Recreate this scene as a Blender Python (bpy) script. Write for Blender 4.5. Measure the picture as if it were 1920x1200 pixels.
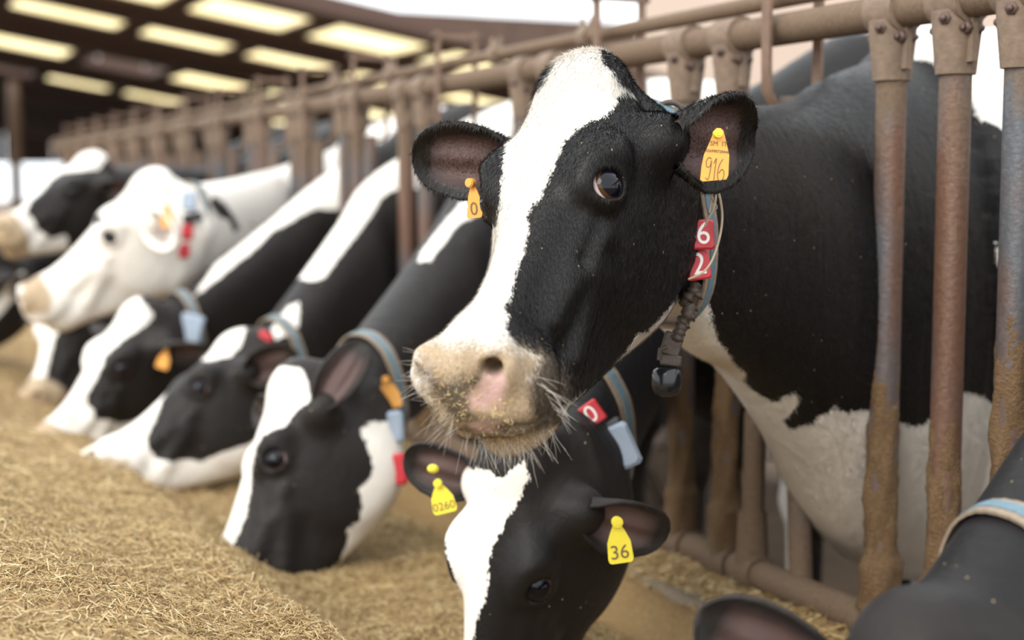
import bpy, math, random
import numpy as np
from mathutils import Vector, Matrix

for _o in list(bpy.data.objects):
    bpy.data.objects.remove(_o, do_unlink=True)
scene = bpy.context.scene
COL = scene.collection
RNG = np.random.default_rng(7)
random.seed(7)

# ------------------------------------------------------------------ camera
CAM = np.array([-1.63, 0.0, 1.22])
FPX = 2750.0                                  # focal length in pixels of the 1920 wide frame
HEAD, PITCH = math.radians(25.0), math.radians(5.24)
RIGHT = np.array([math.cos(HEAD), -math.sin(HEAD), 0.0])
FWD = np.array([math.sin(HEAD) * math.cos(PITCH), math.cos(HEAD) * math.cos(PITCH), -math.sin(PITCH)])
UP = np.cross(RIGHT, FWD)
cam_data = bpy.data.cameras.new('camera')
cam_data.sensor_width = 36.0
cam_data.lens = 36.0 * FPX / 1920.0
cam_data.clip_start, cam_data.clip_end = 0.05, 300
cam_data.dof.use_dof = True
cam_data.dof.focus_distance = 1.97
cam_data.dof.aperture_fstop = 2.3
cam = bpy.data.objects.new('camera', cam_data)
COL.objects.link(cam)
cam.matrix_world = Matrix(((RIGHT[0], UP[0], -FWD[0], CAM[0]), (RIGHT[1], UP[1], -FWD[1], CAM[1]),
                           (RIGHT[2], UP[2], -FWD[2], CAM[2]), (0, 0, 0, 1)))
scene.camera = cam

# ------------------------------------------------------------------ light
world = bpy.data.worlds.new('sky')
scene.world = world
world.use_nodes = True
wn = world.node_tree
wn.nodes['Background'].inputs['Color'].default_value = (0.93, 0.97, 1.0, 1)
wn.nodes['Background'].inputs['Strength'].default_value = 1.6
sun_d = bpy.data.lights.new('sun', 'SUN')
sun_d.energy = 1.5
sun_d.angle = math.radians(35)
sun_d.color = (1.0, 0.95, 0.86)
sun = bpy.data.objects.new('sun', sun_d)
COL.objects.link(sun)
sun.rotation_euler = Vector((0.72, 0.48, -0.62)).to_track_quat('-Z', 'Y').to_euler()
scene.view_settings.view_transform = 'Standard'
scene.view_settings.look = 'None'
scene.view_settings.exposure = 0.55
scene.view_settings.gamma = 1.0
scene.view_settings.use_curve_mapping = False


def at(x, y, z):
    """the place in the barn seen at photo point (x, y), z metres in front of the lens"""
    return CAM + z * (FWD + RIGHT * (x - 960.0) / FPX - UP * (y - 600.0) / FPX)


def see(p):
    d = np.asarray(p, float) - CAM
    z = d @ FWD
    return 960 + FPX * (d @ RIGHT) / z, 600 - FPX * (d @ UP) / z, z


# ------------------------------------------------------------------ scene graph helpers
def tag(o, label=None, cat=None, group=None, kind=None):
    if label: o['label'] = label
    if cat: o['category'] = cat
    if group: o['group'] = group
    if kind: o['kind'] = kind
    return o


def empty(name, loc=(0, 0, 0), parent=None):
    o = bpy.data.objects.new(name, None)
    o.empty_display_size = 0.1
    COL.objects.link(o)
    o.location = loc
    if parent: o.parent = parent
    return o


def link(name, me, mat=None, parent=None, smooth=True):
    o = bpy.data.objects.new(name, me)
    COL.objects.link(o)
    if mat is not None:
        me.materials.clear(); me.materials.append(mat)
    if smooth and len(me.polygons):
        me.polygons.foreach_set('use_smooth', [True] * len(me.polygons))
    if parent is not None:
        o.parent = parent
        o.matrix_parent_inverse = Matrix.Identity(4)
    return o


class MB:
    """collects simple shapes for one mesh"""
    def __init__(s):
        s.v, s.f = [], []

    def add(s, v, f):
        n = len(s.v)
        s.v += [tuple(map(float, p)) for p in v]
        s.f += [tuple(i + n for i in q) for q in f]
        return s

    def box(s, c, size, R=None, bevel=0.0):
        hx, hy, hz = [k / 2 for k in size]
        R = np.eye(3) if R is None else np.asarray(R)
        c = np.asarray(c, float)
        if bevel <= 0:
            pts = [(x, y, z) for z in (-hz, hz) for y in (-hy, hy) for x in (-hx, hx)]
            fs = [(0, 2, 3, 1), (4, 5, 7, 6), (0, 1, 5, 4), (2, 6, 7, 3), (0, 4, 6, 2), (1, 3, 7, 5)]
            return s.add([c + R @ np.array(p) for p in pts], fs)
        b = bevel
        def ring(z, i):
            x, y = hx - i, hy - i
            return [(-x + b, -y, z), (x - b, -y, z), (x, -y + b, z), (x, y - b, z), (x - b, y, z), (-x + b, y, z), (-x, y - b, z), (-x, -y + b, z)]
        rings = [ring(-hz, b), ring(-hz + b, 0), ring(hz - b, 0), ring(hz, b)]
        pts = [p for r in rings for p in r]
        fs = [(j * 8 + i, j * 8 + (i + 1) % 8, j * 8 + 8 + (i + 1) % 8, j * 8 + 8 + i) for j in range(3) for i in range(8)]
        fs += [tuple(range(7, -1, -1)), tuple(range(24, 32))]
        return s.add([c + R @ np.array(p) for p in pts], fs)

    def tube(s, pts, rad, n=12, cap=True, flat=None):
        """tube along points; rad number or list; flat=(a,b) gives an oval section"""
        pts = [np.asarray(p, float) for p in pts]
        rad = [rad] * len(pts) if np.isscalar(rad) else list(rad)
        t = [pts[min(i + 1, len(pts) - 1)] - pts[max(i - 1, 0)] for i in range(len(pts))]
        t = [k / (np.linalg.norm(k) + 1e-12) for k in t]
        u = np.cross(t[0], (0, 0, 1.0))
        if np.linalg.norm(u) < 1e-3: u = np.cross(t[0], (0, 1.0, 0))
        vv, ff = [], []
        for i, p in enumerate(pts):
            u = u - t[i] * (u @ t[i]); u /= np.linalg.norm(u)
            w = np.cross(t[i], u)
            a, b = flat if flat else (1, 1)
            for k in range(n):
                th = 2 * math.pi * k / n
                vv.append(p + rad[i] * (a * math.cos(th) * u + b * math.sin(th) * w))
        for i in range(len(pts) - 1):
            for k in range(n):
                ff.append((i * n + k, i * n + (k + 1) % n, (i + 1) * n + (k + 1) % n, (i + 1) * n + k))
        if cap:
            ff += [tuple(range(n - 1, -1, -1)), tuple((len(pts) - 1) * n + k for k in range(n))]
        return s.add(vv, ff)

    def strap(s, pts, nrm, width, thick, closed=False):
        """flat band along points; nrm = outward direction at each point"""
        pts = [np.asarray(p, float) for p in pts]
        m = len(pts)
        vv, ff = [], []
        for i, p in enumerate(pts):
            if closed: t = pts[(i + 1) % m] - pts[i - 1]
            else: t = pts[min(i + 1, m - 1)] - pts[max(i - 1, 0)]
            t = t / (np.linalg.norm(t) + 1e-12)
            n = np.asarray(nrm[i] if len(np.shape(nrm)) > 1 else nrm, float)
            n = n - t * (n @ t); n /= np.linalg.norm(n) + 1e-12
            w = np.cross(t, n)
            for a, b in ((-1, -1), (1, -1), (1, 1), (-1, 1)):
                vv.append(p + w * a * width / 2 + n * b * thick / 2)
        last = m if closed else m - 1
        for i in range(last):
            j = (i + 1) % m
            for k in range(4):
                ff.append((i * 4 + k, i * 4 + (k + 1) % 4, j * 4 + (k + 1) % 4, j * 4 + k))
        if not closed:
            ff += [(3, 2, 1, 0), tuple((m - 1) * 4 + k for k in range(4))]
        return s.add(vv, ff)

    def ball(s, c, r, R=None, nu=16, nv=10):
        r = np.array([r, r, r]) if np.isscalar(r) else np.asarray(r, float)
        R = np.eye(3) if R is None else np.asarray(R)
        c = np.asarray(c, float)
        vv = [c + R @ (r * np.array((0, 0, -1)))]
        for j in range(1, nv):
            ph = -math.pi / 2 + math.pi * j / nv
            for i in range(nu):
                th = 2 * math.pi * i / nu
                vv.append(c + R @ (r * np.array((math.cos(ph) * math.cos(th), math.cos(ph) * math.sin(th), math.sin(ph)))))
        vv.append(c + R @ (r * np.array((0, 0, 1))))
        ff = [(0, 1 + (i + 1) % nu, 1 + i) for i in range(nu)]
        for j in range(nv - 2):
            for i in range(nu):
                a, b = 1 + j * nu + i, 1 + j * nu + (i + 1) % nu
                ff.append((a, b, b + nu, a + nu))
        e = len(vv) - 1
        ff += [(e, 1 + (nv - 2) * nu + i, 1 + (nv - 2) * nu + (i + 1) % nu) for i in range(nu)]
        return s.add(vv, ff)

    def prism(s, outline, c, R, thick):
        """flat outline in the (x, y) of R, thick along its z"""
        c = np.asarray(c, float); R = np.asarray(R)
        n = len(outline)
        vv = [c + R @ np.array((x, y, z)) for z in (-thick / 2, thick / 2) for x, y in outline]
        ff = [tuple(range(n - 1, -1, -1)), tuple(range(n, 2 * n))]
        ff += [(i, (i + 1) % n, n + (i + 1) % n, n + i) for i in range(n)]
        return s.add(vv, ff)

    def mesh(s, name):
        me = bpy.data.meshes.new(name)
        me.from_pydata(s.v, [], s.f)
        me.update()
        return me

    def build(s, name, mat, parent=None, smooth=True, sharp=40):
        me = s.mesh(name)
        o = link(name, me, mat, parent, smooth)
        if smooth and sharp:
            try: me.set_sharp_from_angle(angle=math.radians(sharp))
            except Exception: pass
        return o


def basis(z, y=None):
    """3x3 with third column z"""
    z = np.asarray(z, float); z = z / np.linalg.norm(z)
    y = np.array((0, 0, 1.0)) if y is None else np.asarray(y, float)
    y = y - z * (y @ z)
    if np.linalg.norm(y) < 1e-4: y = np.array((0, 1.0, 0)) - z * z[1]
    y /= np.linalg.norm(y)
    return np.stack([np.cross(y, z), y, z], 1)


def spline(pts, n):
    """Catmull-Rom resampling"""
    P = np.asarray(pts, float)
    if P.ndim == 1: P = P[:, None]
    m = len(P)
    E = np.vstack([2 * P[0] - P[1], P, 2 * P[-1] - P[-2]])
    out = []
    for u in np.linspace(0, m - 1, n):
        i = min(int(u), m - 2); t = u - i
        a, b, c, d = E[i:i + 4]
        out.append(0.5 * (2 * b + (c - a) * t + (2 * a - 5 * b + 4 * c - d) * t * t + (3 * b - a - 3 * c + d) * t ** 3))
    return np.array(out)


# ------------------------------------------------------------------ materials
def mat_new(name):
    m = bpy.data.materials.new(name)
    m.use_nodes = True
    nt = m.node_tree
    b = nt.nodes['Principled BSDF']
    return m, nt, b


def nd(nt, kind, **kw):
    n = nt.nodes.new(kind)
    for k, v in kw.items():
        if k.startswith('i_'):
            key = k[2:]
            key = int(key) if key.isdigit() else key.replace('_', ' ')
            n.inputs[key].default_value = v
        else:
            setattr(n, k, v)
    return n


def ramp(nt, fac, stops, interp='LINEAR'):
    r = nd(nt, 'ShaderNodeValToRGB')
    r.color_ramp.interpolation = interp
    e = r.color_ramp.elements
    while len(e) > 1: e.remove(e[-1])
    for i, (p, c) in enumerate(stops):
        q = e[0] if i == 0 else e.new(p)
        q.position = p
        q.color = (c[0], c[1], c[2], 1) if not np.isscalar(c) else (c, c, c, 1)
    nt.links.new(fac, r.inputs[0])
    return r.outputs[0]


def noise(nt, vec, scale, detail=3, rough=0.55, out='Fac', dist=0.0):
    n = nd(nt, 'ShaderNodeTexNoise')
    n.inputs['Scale'].default_value = scale
    n.inputs['Detail'].default_value = detail
    n.inputs['Roughness'].default_value = rough
    n.inputs['Distortion'].default_value = dist
    if vec is not None: nt.links.new(vec, n.inputs['Vector'])
    return n.outputs[out]


def mth(nt, op, a, b=None, c=None, clamp=False):
    n = nd(nt, 'ShaderNodeMath', operation=op, use_clamp=clamp)
    for i, k in enumerate((a, b, c)):
        if k is None: continue
        if isinstance(k, (int, float)): n.inputs[i].default_value = k
        else: nt.links.new(k, n.inputs[i])
    return n.outputs[0]


def mixc(nt, fac, a, b, blend='MIX'):
    n = nd(nt, 'ShaderNodeMix', data_type='RGBA', blend_type=blend)
    for sock, k in ((n.inputs[0], fac), (n.inputs[6], a), (n.inputs[7], b)):
        if isinstance(k, (int, float)): sock.default_value = k
        elif isinstance(k, tuple): sock.default_value = (k[0], k[1], k[2], 1)
        else: nt.links.new(k, sock)
    return n.outputs[2]


def mapping(nt, vec, scale=(1, 1, 1), rot=(0, 0, 0), loc=(0, 0, 0)):
    n = nd(nt, 'ShaderNodeMapping')
    n.inputs['Scale'].default_value = scale
    n.inputs['Rotation'].default_value = rot
    n.inputs['Location'].default_value = loc
    nt.links.new(vec, n.inputs['Vector'])
    return n.outputs[0]


def bump(nt, height, strength, dist, prev=None):
    n = nd(nt, 'ShaderNodeBump')
    n.inputs['Strength'].default_value = strength
    n.inputs['Distance'].default_value = dist
    nt.links.new(height, n.inputs['Height'])
    if prev is not None: nt.links.new(prev, n.inputs['Normal'])
    return n.outputs[0]


def plain(name, col, rough=0.6, metal=0.0, var=0.0, scale=40, bumpy=0.0):
    m, nt, b = mat_new(name)
    b.inputs['Roughness'].default_value = rough
    b.inputs['Metallic'].default_value = metal
    if var or bumpy:
        tc = nd(nt, 'ShaderNodeTexCoord').outputs['Object']
        f = noise(nt, tc, scale, 5)
        c = mixc(nt, f, tuple(k * (1 - var) for k in col), tuple(min(1, k * (1 + var)) for k in col))
        nt.links.new(c, b.inputs['Base Color'])
        if bumpy: nt.links.new(bump(nt, f, 0.6, bumpy), b.inputs['Normal'])
    else:
        b.inputs['Base Color'].default_value = (*col, 1)
    return m

# ------------------------------------------------------------------ soft shapes: distance fields and their skin
def smin(a, b, k):
    h = np.maximum(k - np.abs(a - b), 0) / k
    return np.minimum(a, b) - h * h * k * 0.25


def smax(a, b, k):
    return -smin(-a, -b, k)


def ell(P, c, r, R=None):
    q = P - np.asarray(c, np.float32)
    if R is not None: q = q @ np.asarray(R, np.float32)
    r = np.asarray(r, np.float32)
    k0 = np.linalg.norm(q / r, axis=1)
    k1 = np.linalg.norm(q / (r * r), axis=1) + 1e-9
    return k0 * (k0 - 1) / k1


def cone(P, a, b, ra, rb):
    a = np.asarray(a, np.float32); b = np.asarray(b, np.float32)
    d = b - a
    t = np.clip((P - a) @ d / (d @ d), 0, 1)
    return np.linalg.norm(P - a - t[:, None] * d, axis=1) - (ra + (rb - ra) * t)


def loft_prep(rows, D=None, n=80):
    """rows of centre(3), up(3), half width, half height up, half height down, swept along one direction"""
    rows = np.asarray(rows, float)
    A = rows[0, :3]
    D = rows[-1, :3] - A if D is None else np.asarray(D, float)
    D = D / np.linalg.norm(D)
    u = rows[:, 3:6].mean(0); u = u - D * (u @ D); u /= np.linalg.norm(u)
    s = np.cross(D, u)
    rel = rows[:, :3] - A
    tab = spline(np.stack([rel @ D, rel @ s, rel @ u, rows[:, 6], rows[:, 7], rows[:, 8]], 1), n)
    return [k.astype(np.float32) for k in (A, D, s, u)] + [tab.astype(np.float32)]


def loft_field(P, L, p=2.3):
    A, D, s, u, tab = L
    rel = P - A
    t = rel @ D
    f = [np.interp(t, tab[:, 0], tab[:, k]).astype(np.float32) for k in range(1, 6)]
    x = np.abs(rel @ s - f[0]); z = rel @ u - f[1]
    h = np.where(z > 0, f[3], f[4]); w = f[2]
    v = (((x / w) ** p + (np.abs(z) / h) ** p) ** (1 / p) - 1) * np.minimum(w, h)
    ax = np.maximum(np.maximum(tab[0, 0] - t, t - tab[-1, 0]), 0)
    return np.where(ax > 0, np.hypot(np.maximum(v, 0), ax) + np.minimum(v, 0), v)


HY = np.array([-.10, -.05, 0., .05, .10, .17, .24, .31, .38, .44, .50])
HT = np.array([-.05, -.005, .022, .022, .014, .000, -.016, -.030, -.036, -.044, -.065])
HB = np.array([-.22, -.240, -.270, -.296, -.302, -.292, -.272, -.248, -.222, -.200, -.17])
HW = np.array([.05, .058, .078, .095, .100, .088, .061, .043, .040, .045, .042])
HV = np.array([.078, .080, .080, .077, .072, .062, .052, .046, .046, .050, .050])
_yy = np.linspace(0, len(HY) - 1, 240)
_tab = spline(np.stack([HY, HT, HB, HW, HV], 1), 240)
EYE = np.array([.0735, .163, -.044])
EYE_N = np.array([.85, .30, .42]); EYE_N = EYE_N / np.linalg.norm(EYE_N)


def head_field(P, fine=True):
    """cow head: x right, y towards the nose, z out of the forehead; origin at the poll"""
    P = P.astype(np.float32).copy()
    P[:, 0] = np.abs(P[:, 0])
    x, y, z = P[:, 0], P[:, 1], P[:, 2]
    zt, zb, wt, wb = [np.interp(y, _tab[:, 0], _tab[:, k]).astype(np.float32) for k in (1, 2, 3, 4)]
    hh = (zt - zb) / 2
    v = (z - (zt + zb) / 2) / hh
    m = np.clip((v + 0.9) / 1.5, 0, 1); m = m * m * (3 - 2 * m)
    w = wb + (wt - wb) * m
    p = 2.7
    d = (((x / w) ** p + np.abs(v) ** p) ** (1 / p) - 1) * np.minimum(w, hh)
    d = smax(d, np.maximum(y - 0.455, -.085 - y), .04)
    d = smin(d, ell(P, (0, -.022, .000), (.046, .050, .036)), .05)                 # poll
    d = smin(d, ell(P, (.076, .145, -.024), (.028, .050, .028)), .035)             # brow
    d = smin(d, ell(P, (.048, .100, -.180), (.038, .110, .090)), .05)              # cheek
    d = smin(d, cone(P, (.062, .215, -.080), (.040, .335, -.105), .014, .010), .035) # face crest
    d = smin(d, cone(P, (.056, .245, -.120), (.045, .335, -.165), .010, .007), .040) # cheek muscle edge
    d = smax(d, -cone(P, (.084, .205, -.062), (.066, .255, -.082), .004, .002), .022) # tear groove
    d = smin(d, ell(P, (0, .442, -.100), (.064, .066, .061)), .04)                # muzzle
    d = smin(d, ell(P, (.034, .435, -.118), (.036, .058, .036)), .03)              # lip pads
    d = smin(d, ell(P, (0, .402, -.178), (.048, .078, .034)), .020)                # chin
    d = smin(d, ell(P, (.043, .470, -.056), (.024, .028, .028)), .026)              # nostril wings
    d = smin(d, ell(P, (.108, .035, -.068), (.032, .036, .034)), .045)             # ear root
    # mouth line
    dm = np.minimum(cone(P, (0, .522, -.120), (.042, .488, -.131), .006, .0055),
                    cone(P, (.042, .488, -.131), (.060, .430, -.154), .0055, .003))
    d = smax(d, -dm, .012)
    # nostrils
    dn = np.minimum(cone(P, (.060, .476, -.040), (.050, .496, -.052), .006, .0125),
                    cone(P, (.050, .496, -.052), (.034, .510, -.076), .0135, .010))
    dn = np.minimum(dn, cone(P, (.050, .490, -.048), (.034, .45, -.060), .012, .010))
    d = smax(d, -dn, .014)
    # eye: lids over a ball, slit between them
    e = EYE
    t1 = np.array([.75, -.55, -.30]); t1 = t1 - EYE_N * (t1 @ EYE_N); t1 /= np.linalg.norm(t1)
    t2 = np.cross(EYE_N, t1)
    B3 = np.stack([t1, t2, EYE_N], 1)
    d = smax(d, -ell(P, e + EYE_N * .034, (.036, .030, .014), B3), .022)
    d = smin(d, ell(P, e, (.0290, .0290, .0290)), .010)
    d = smax(d, -ell(P, e + EYE_N * .024, (.0245, .0190, .0245), B3), .004)
    return d


def grow(field, xs, ys, zs, smooth=1):
    """skin of a field on a rectilinear grid (naive surface nets, evaluated only near the surface)"""
    B = 4
    def pad(a):
        k = (-len(a)) % B
        return np.concatenate([a, a[-1] + (a[-1] - a[-2]) * np.arange(1, k + 1)]) if k else a
    xs, ys, zs = [pad(np.asarray(a, np.float64)) for a in (xs, ys, zs)]
    nx, ny, nz = len(xs), len(ys), len(zs)
    cx, cy, cz = [a.reshape(-1, B).mean(1) for a in (xs, ys, zs)]
    sx, sy, sz = [np.gradient(a) for a in (cx, cy, cz)]
    G = np.stack(np.meshgrid(cx, cy, cz, indexing='ij'), -1).reshape(-1, 3).astype(np.float32)
    D = field(G)
    half = 0.5 * np.sqrt((sx ** 2)[:, None, None] + (sy ** 2)[None, :, None] + (sz ** 2)[None, None, :]).ravel()
    act = np.abs(D) < half * 1.25 + 0.004
    full = np.repeat(np.repeat(np.repeat(D.reshape(len(cx), len(cy), len(cz)), B, 0), B, 1), B, 2)
    ids = np.argwhere(act.reshape(len(cx), len(cy), len(cz)))
    off = np.stack(np.meshgrid(*[np.arange(B)] * 3, indexing='ij'), -1).reshape(-1, 3)
    for c0 in range(0, len(ids), 6000):
        I = (ids[c0:c0 + 6000, None] * B + off[None]).reshape(-1, 3)
        Q = np.stack([xs[I[:, 0]], ys[I[:, 1]], zs[I[:, 2]]], 1).astype(np.float32)
        full[I[:, 0], I[:, 1], I[:, 2]] = field(Q)
    ins = full < 0
    n8 = sum(ins[i:nx - 1 + i, j:ny - 1 + j, k:nz - 1 + k].astype(np.int8) for i in (0, 1) for j in (0, 1) for k in (0, 1))
    cells = np.argwhere((n8 > 0) & (n8 < 8))
    vid = np.full((nx - 1, ny - 1, nz - 1), -1, np.int64)
    vid[cells[:, 0], cells[:, 1], cells[:, 2]] = np.arange(len(cells))
    acc = np.zeros((len(cells), 3)); cnt = np.zeros(len(cells))
    ax = (xs, ys, zs)
    for a in range(3):
        o = [b for b in range(3) if b != a]
        for p in (0, 1):
            for q in (0, 1):
                s = cells.copy(); s[:, o[0]] += p; s[:, o[1]] += q
                e = s.copy(); e[:, a] += 1
                fa = full[s[:, 0], s[:, 1], s[:, 2]]; fb = full[e[:, 0], e[:, 1], e[:, 2]]
                m = (fa < 0) != (fb < 0)
                t = np.where(m, fa / np.where(m, fa - fb, 1), 0)
                pt = np.stack([ax[k][s[:, k]] for k in range(3)], 1)
                pt[:, a] += t * (ax[a][e[:, a]] - ax[a][s[:, a]])
                acc[m] += pt[m]; cnt[m] += 1
    V = acc / np.maximum(cnt, 1)[:, None]
    quads = []
    for a in range(3):
        o = [(1, 2), (2, 0), (0, 1)][a]
        sl0 = [slice(None)] * 3; sl1 = [slice(None)] * 3
        sl0[a] = slice(0, -1); sl1[a] = slice(1, None)
        A, Bm = ins[tuple(sl0)], ins[tuple(sl1)]
        ed = np.argwhere(A != Bm)
        lim = np.array([nx, ny, nz]) - 1
        ok = (ed[:, o[0]] > 0) & (ed[:, o[1]] > 0) & (ed[:, o[0]] < lim[o[0]]) & (ed[:, o[1]] < lim[o[1]])
        ed = ed[ok]
        fl = A[ed[:, 0], ed[:, 1], ed[:, 2]]
        def cell(du, dv):
            c = ed.copy(); c[:, o[0]] -= du; c[:, o[1]] -= dv
            return vid[c[:, 0], c[:, 1], c[:, 2]]
        q = np.stack([cell(1, 1), cell(0, 1), cell(0, 0), cell(1, 0)], 1)
        q[~fl] = q[~fl][:, ::-1]
        quads.append(q)
    Q = np.vstack(quads)
    Q = Q[(Q >= 0).all(1)]
    for _ in range(smooth):
        E = np.vstack([Q[:, [0, 1]], Q[:, [1, 2]], Q[:, [2, 3]], Q[:, [3, 0]]])
        S = np.zeros_like(V); n = np.zeros(len(V))
        for i, j in ((0, 1), (1, 0)):
            for k in range(3): S[:, k] += np.bincount(E[:, i], V[E[:, j], k], len(V))
            n += np.bincount(E[:, i], minlength=len(V))
        V = V * 0.5 + 0.5 * S / np.maximum(n, 1)[:, None]
    return V, Q


def poly_sd(pts, poly):
    """signed distance to an outline, positive inside"""
    poly = np.asarray(poly, float)
    d = np.full(len(pts), 1e9); inside = np.zeros(len(pts), bool)
    x, y = pts[:, 0], pts[:, 1]
    n = len(poly)
    for i in range(n):
        a, b = poly[i], poly[(i + 1) % n]
        e = b - a
        t = np.clip(((x - a[0]) * e[0] + (y - a[1]) * e[1]) / (e @ e + 1e-12), 0, 1)
        d = np.minimum(d, np.hypot(x - a[0] - t * e[0], y - a[1] - t * e[1]))
        c = (a[1] > y) != (b[1] > y)
        with np.errstate(divide='ignore', invalid='ignore'):
            xi = a[0] + (y - a[1]) * e[0] / (e[1] if e[1] else 1e-12)
        inside ^= c & (x < xi)
    return np.where(inside, d, -d)


def axis_grid(lo, hi, fine, coarse, bands):
    """coordinates from lo to hi, fine inside the bands"""
    out, x = [], lo
    while x < hi:
        out.append(x)
        g = min([max(0.0, b0 - x, x - b1) for b0, b1 in bands] or [9])
        x += min(coarse, fine + g * 0.12)
    out.append(x)
    return np.array(out)

# ------------------------------------------------------------------ cow materials
def coat_material(name, straw=0.35, whiteness=(0.84, 0.80, 0.74)):
    m, nt, b = mat_new(name)
    at_ = lambda k: nd(nt, 'ShaderNodeAttribute', attribute_name=k).outputs['Fac']
    obj = nd(nt, 'ShaderNodeTexCoord').outputs['Object']
    n1 = noise(nt, obj, 55, 3)
    n2 = noise(nt, mapping(nt, obj, (1, 1, 0.5)), 260, 2)
    jag = mth(nt, 'ADD', mth(nt, 'MULTIPLY', mth(nt, 'SUBTRACT', n1, 0.5), 0.012),
              mth(nt, 'MULTIPLY', mth(nt, 'SUBTRACT', n2, 0.5), 0.016))
    def edge(k, soft, amt=1.0):
        s = mth(nt, 'ADD', at_(k), mth(nt, 'MULTIPLY', jag, amt))
        return mth(nt, 'MULTIPLY_ADD', s, 1.0 / soft, 0.5, clamp=True)
    big = noise(nt, obj, 7, 3)
    fib = noise(nt, obj, 420, 2)
    black = mixc(nt, big, (0.0050, 0.0046, 0.0048), (0.0115, 0.0095, 0.0085))
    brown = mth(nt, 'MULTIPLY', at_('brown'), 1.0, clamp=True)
    black = mixc(nt, brown, black, (0.027, 0.0215, 0.0185))  # brown hair and coat dust, with veiling haze painted into the black
    white = mixc(nt, mth(nt, 'MULTIPLY', big, 0.8), whiteness, tuple(k * q for k, q in zip(whiteness, (0.93, 0.90, 0.86))))
    col = mixc(nt, edge('white', 0.0022), black, white)
    tan = mixc(nt, fib, (0.31, 0.22, 0.13), (0.48, 0.37, 0.25))
    col = mixc(nt, edge('tan', 0.020, 1.6), col, tan)
    grey = mixc(nt, fib, (0.035, 0.028, 0.022), (0.15, 0.115, 0.08))
    col = mixc(nt, edge('grey', 0.018, 1.6), col, grey)
    pink = mixc(nt, n1, (0.44, 0.27, 0.25), (0.62, 0.43, 0.40))
    col = mixc(nt, mth(nt, 'MULTIPLY', edge('pink', 0.010), 0.95), col, pink)
    skin = mixc(nt, big, (0.060, 0.036, 0.033), (0.20, 0.125, 0.115))
    col = mixc(nt, mth(nt, 'MULTIPLY', at_('inner'), 1.0, clamp=True), col, skin)
    # straw dust caught in the hair
    vo = nd(nt, 'ShaderNodeTexVoronoi')
    vo.inputs['Scale'].default_value = 95
    nt.links.new(mapping(nt, obj, (1, 1, 0.6), (0.4, 0.8, 0.2)), vo.inputs['Vector'])
    spot = mth(nt, 'LESS_THAN', vo.outputs['Distance'], 0.10)
    cellr = nd(nt, 'ShaderNodeSeparateColor')
    nt.links.new(vo.outputs['Color'], cellr.inputs[0])
    spot = mth(nt, 'MULTIPLY', spot, mth(nt, 'GREATER_THAN', cellr.outputs[0], 1 - straw * 0.35))
    col = mixc(nt, spot, col, (0.55, 0.40, 0.20))
    nt.links.new(col, b.inputs['Base Color'])
    b.inputs['Roughness'].default_value = 0.50
    b.inputs['Specular IOR Level'].default_value = 0.22
    b.inputs['Sheen Weight'].default_value = 0.03
    b.inputs['Sheen Roughness'].default_value = 0.45
    b.inputs['Sheen Tint'].default_value = (0.80, 0.85, 1.0, 1)
    hair = noise(nt, mapping(nt, obj, (1.0, 1.0, 0.28), (0.5, 0.3, 0)), 520, 2)
    fold = noise(nt, mapping(nt, obj, (1.0, 1.0, 0.16), (0.0, 0.30, 0)), 17, 3, dist=0.8)
    hgt = mth(nt, 'ADD', mth(nt, 'MULTIPLY', fold, mth(nt, 'MULTIPLY', at_('fold'), 0.65)), mth(nt, 'MULTIPLY', hair, 0.05))
    nb = bump(nt, hgt, 0.9, 0.012)
    vein = noise(nt, obj, 22, 3, dist=0.6)
    nb = bump(nt, vein, 0.35, 0.008, nb)
    nt.links.new(nb, b.inputs['Normal'])
    return m


COAT = coat_material('cow_coat')


def eye_material():
    m, nt, b = mat_new('cow_eye')
    obj = nd(nt, 'ShaderNodeTexCoord').outputs['Object']
    s = nd(nt, 'ShaderNodeSeparateXYZ'); nt.links.new(obj, s.inputs[0])
    z = mth(nt, 'DIVIDE', s.outputs[2], 1.0)
    c = ramp(nt, mth(nt, 'MULTIPLY_ADD', z, 0.5, 0.5), [(0.0, (0.55, 0.40, 0.38)), (0.735, (0.60, 0.46, 0.46)), (0.755, (0.05, 0.022, 0.012)),
                                                        (0.815, (0.06, 0.028, 0.014)), (0.845, (0.004, 0.004, 0.008)), (1.0, (0.002, 0.002, 0.005))])
    nt.links.new(c, b.inputs['Base Color'])
    b.inputs['Roughness'].default_value = 0.04
    b.inputs['Specular IOR Level'].default_value = 0.30
    return m


EYEM = eye_material()


def frame(f, u):
    f = np.asarray(f, float); f = f / np.linalg.norm(f)
    u = np.asarray(u, float); u = u - f * (u @ f); u /= np.linalg.norm(u)
    return np.stack([np.cross(f, u), f, u], 1)


# ------------------------------------------------------------------ cow bodies
BODY = np.array([  # along the back from the fence: x, z centre, half width, up, down
    (.62, 1.00, .235, .52, .46), (.95, .99, .27, .52, .48), (1.35, 1.00, .295, .50, .49),
    (1.75, 1.04, .29, .48, .42), (2.02, 1.12, .25, .34, .28), (2.18, 1.14, .18, .26, .20)])


def body_sections(yf, yaw, drop=0.0, dx=0.0):
    c, s = math.cos(yaw), math.sin(yaw)
    rows = []
    for x, z, w, hu, hd in BODY:
        x = x + dx
        rows.append((x * c, yf + x * s, z - drop, 0, 0, 1, w, hu, hd))
    return np.array(rows)


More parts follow.
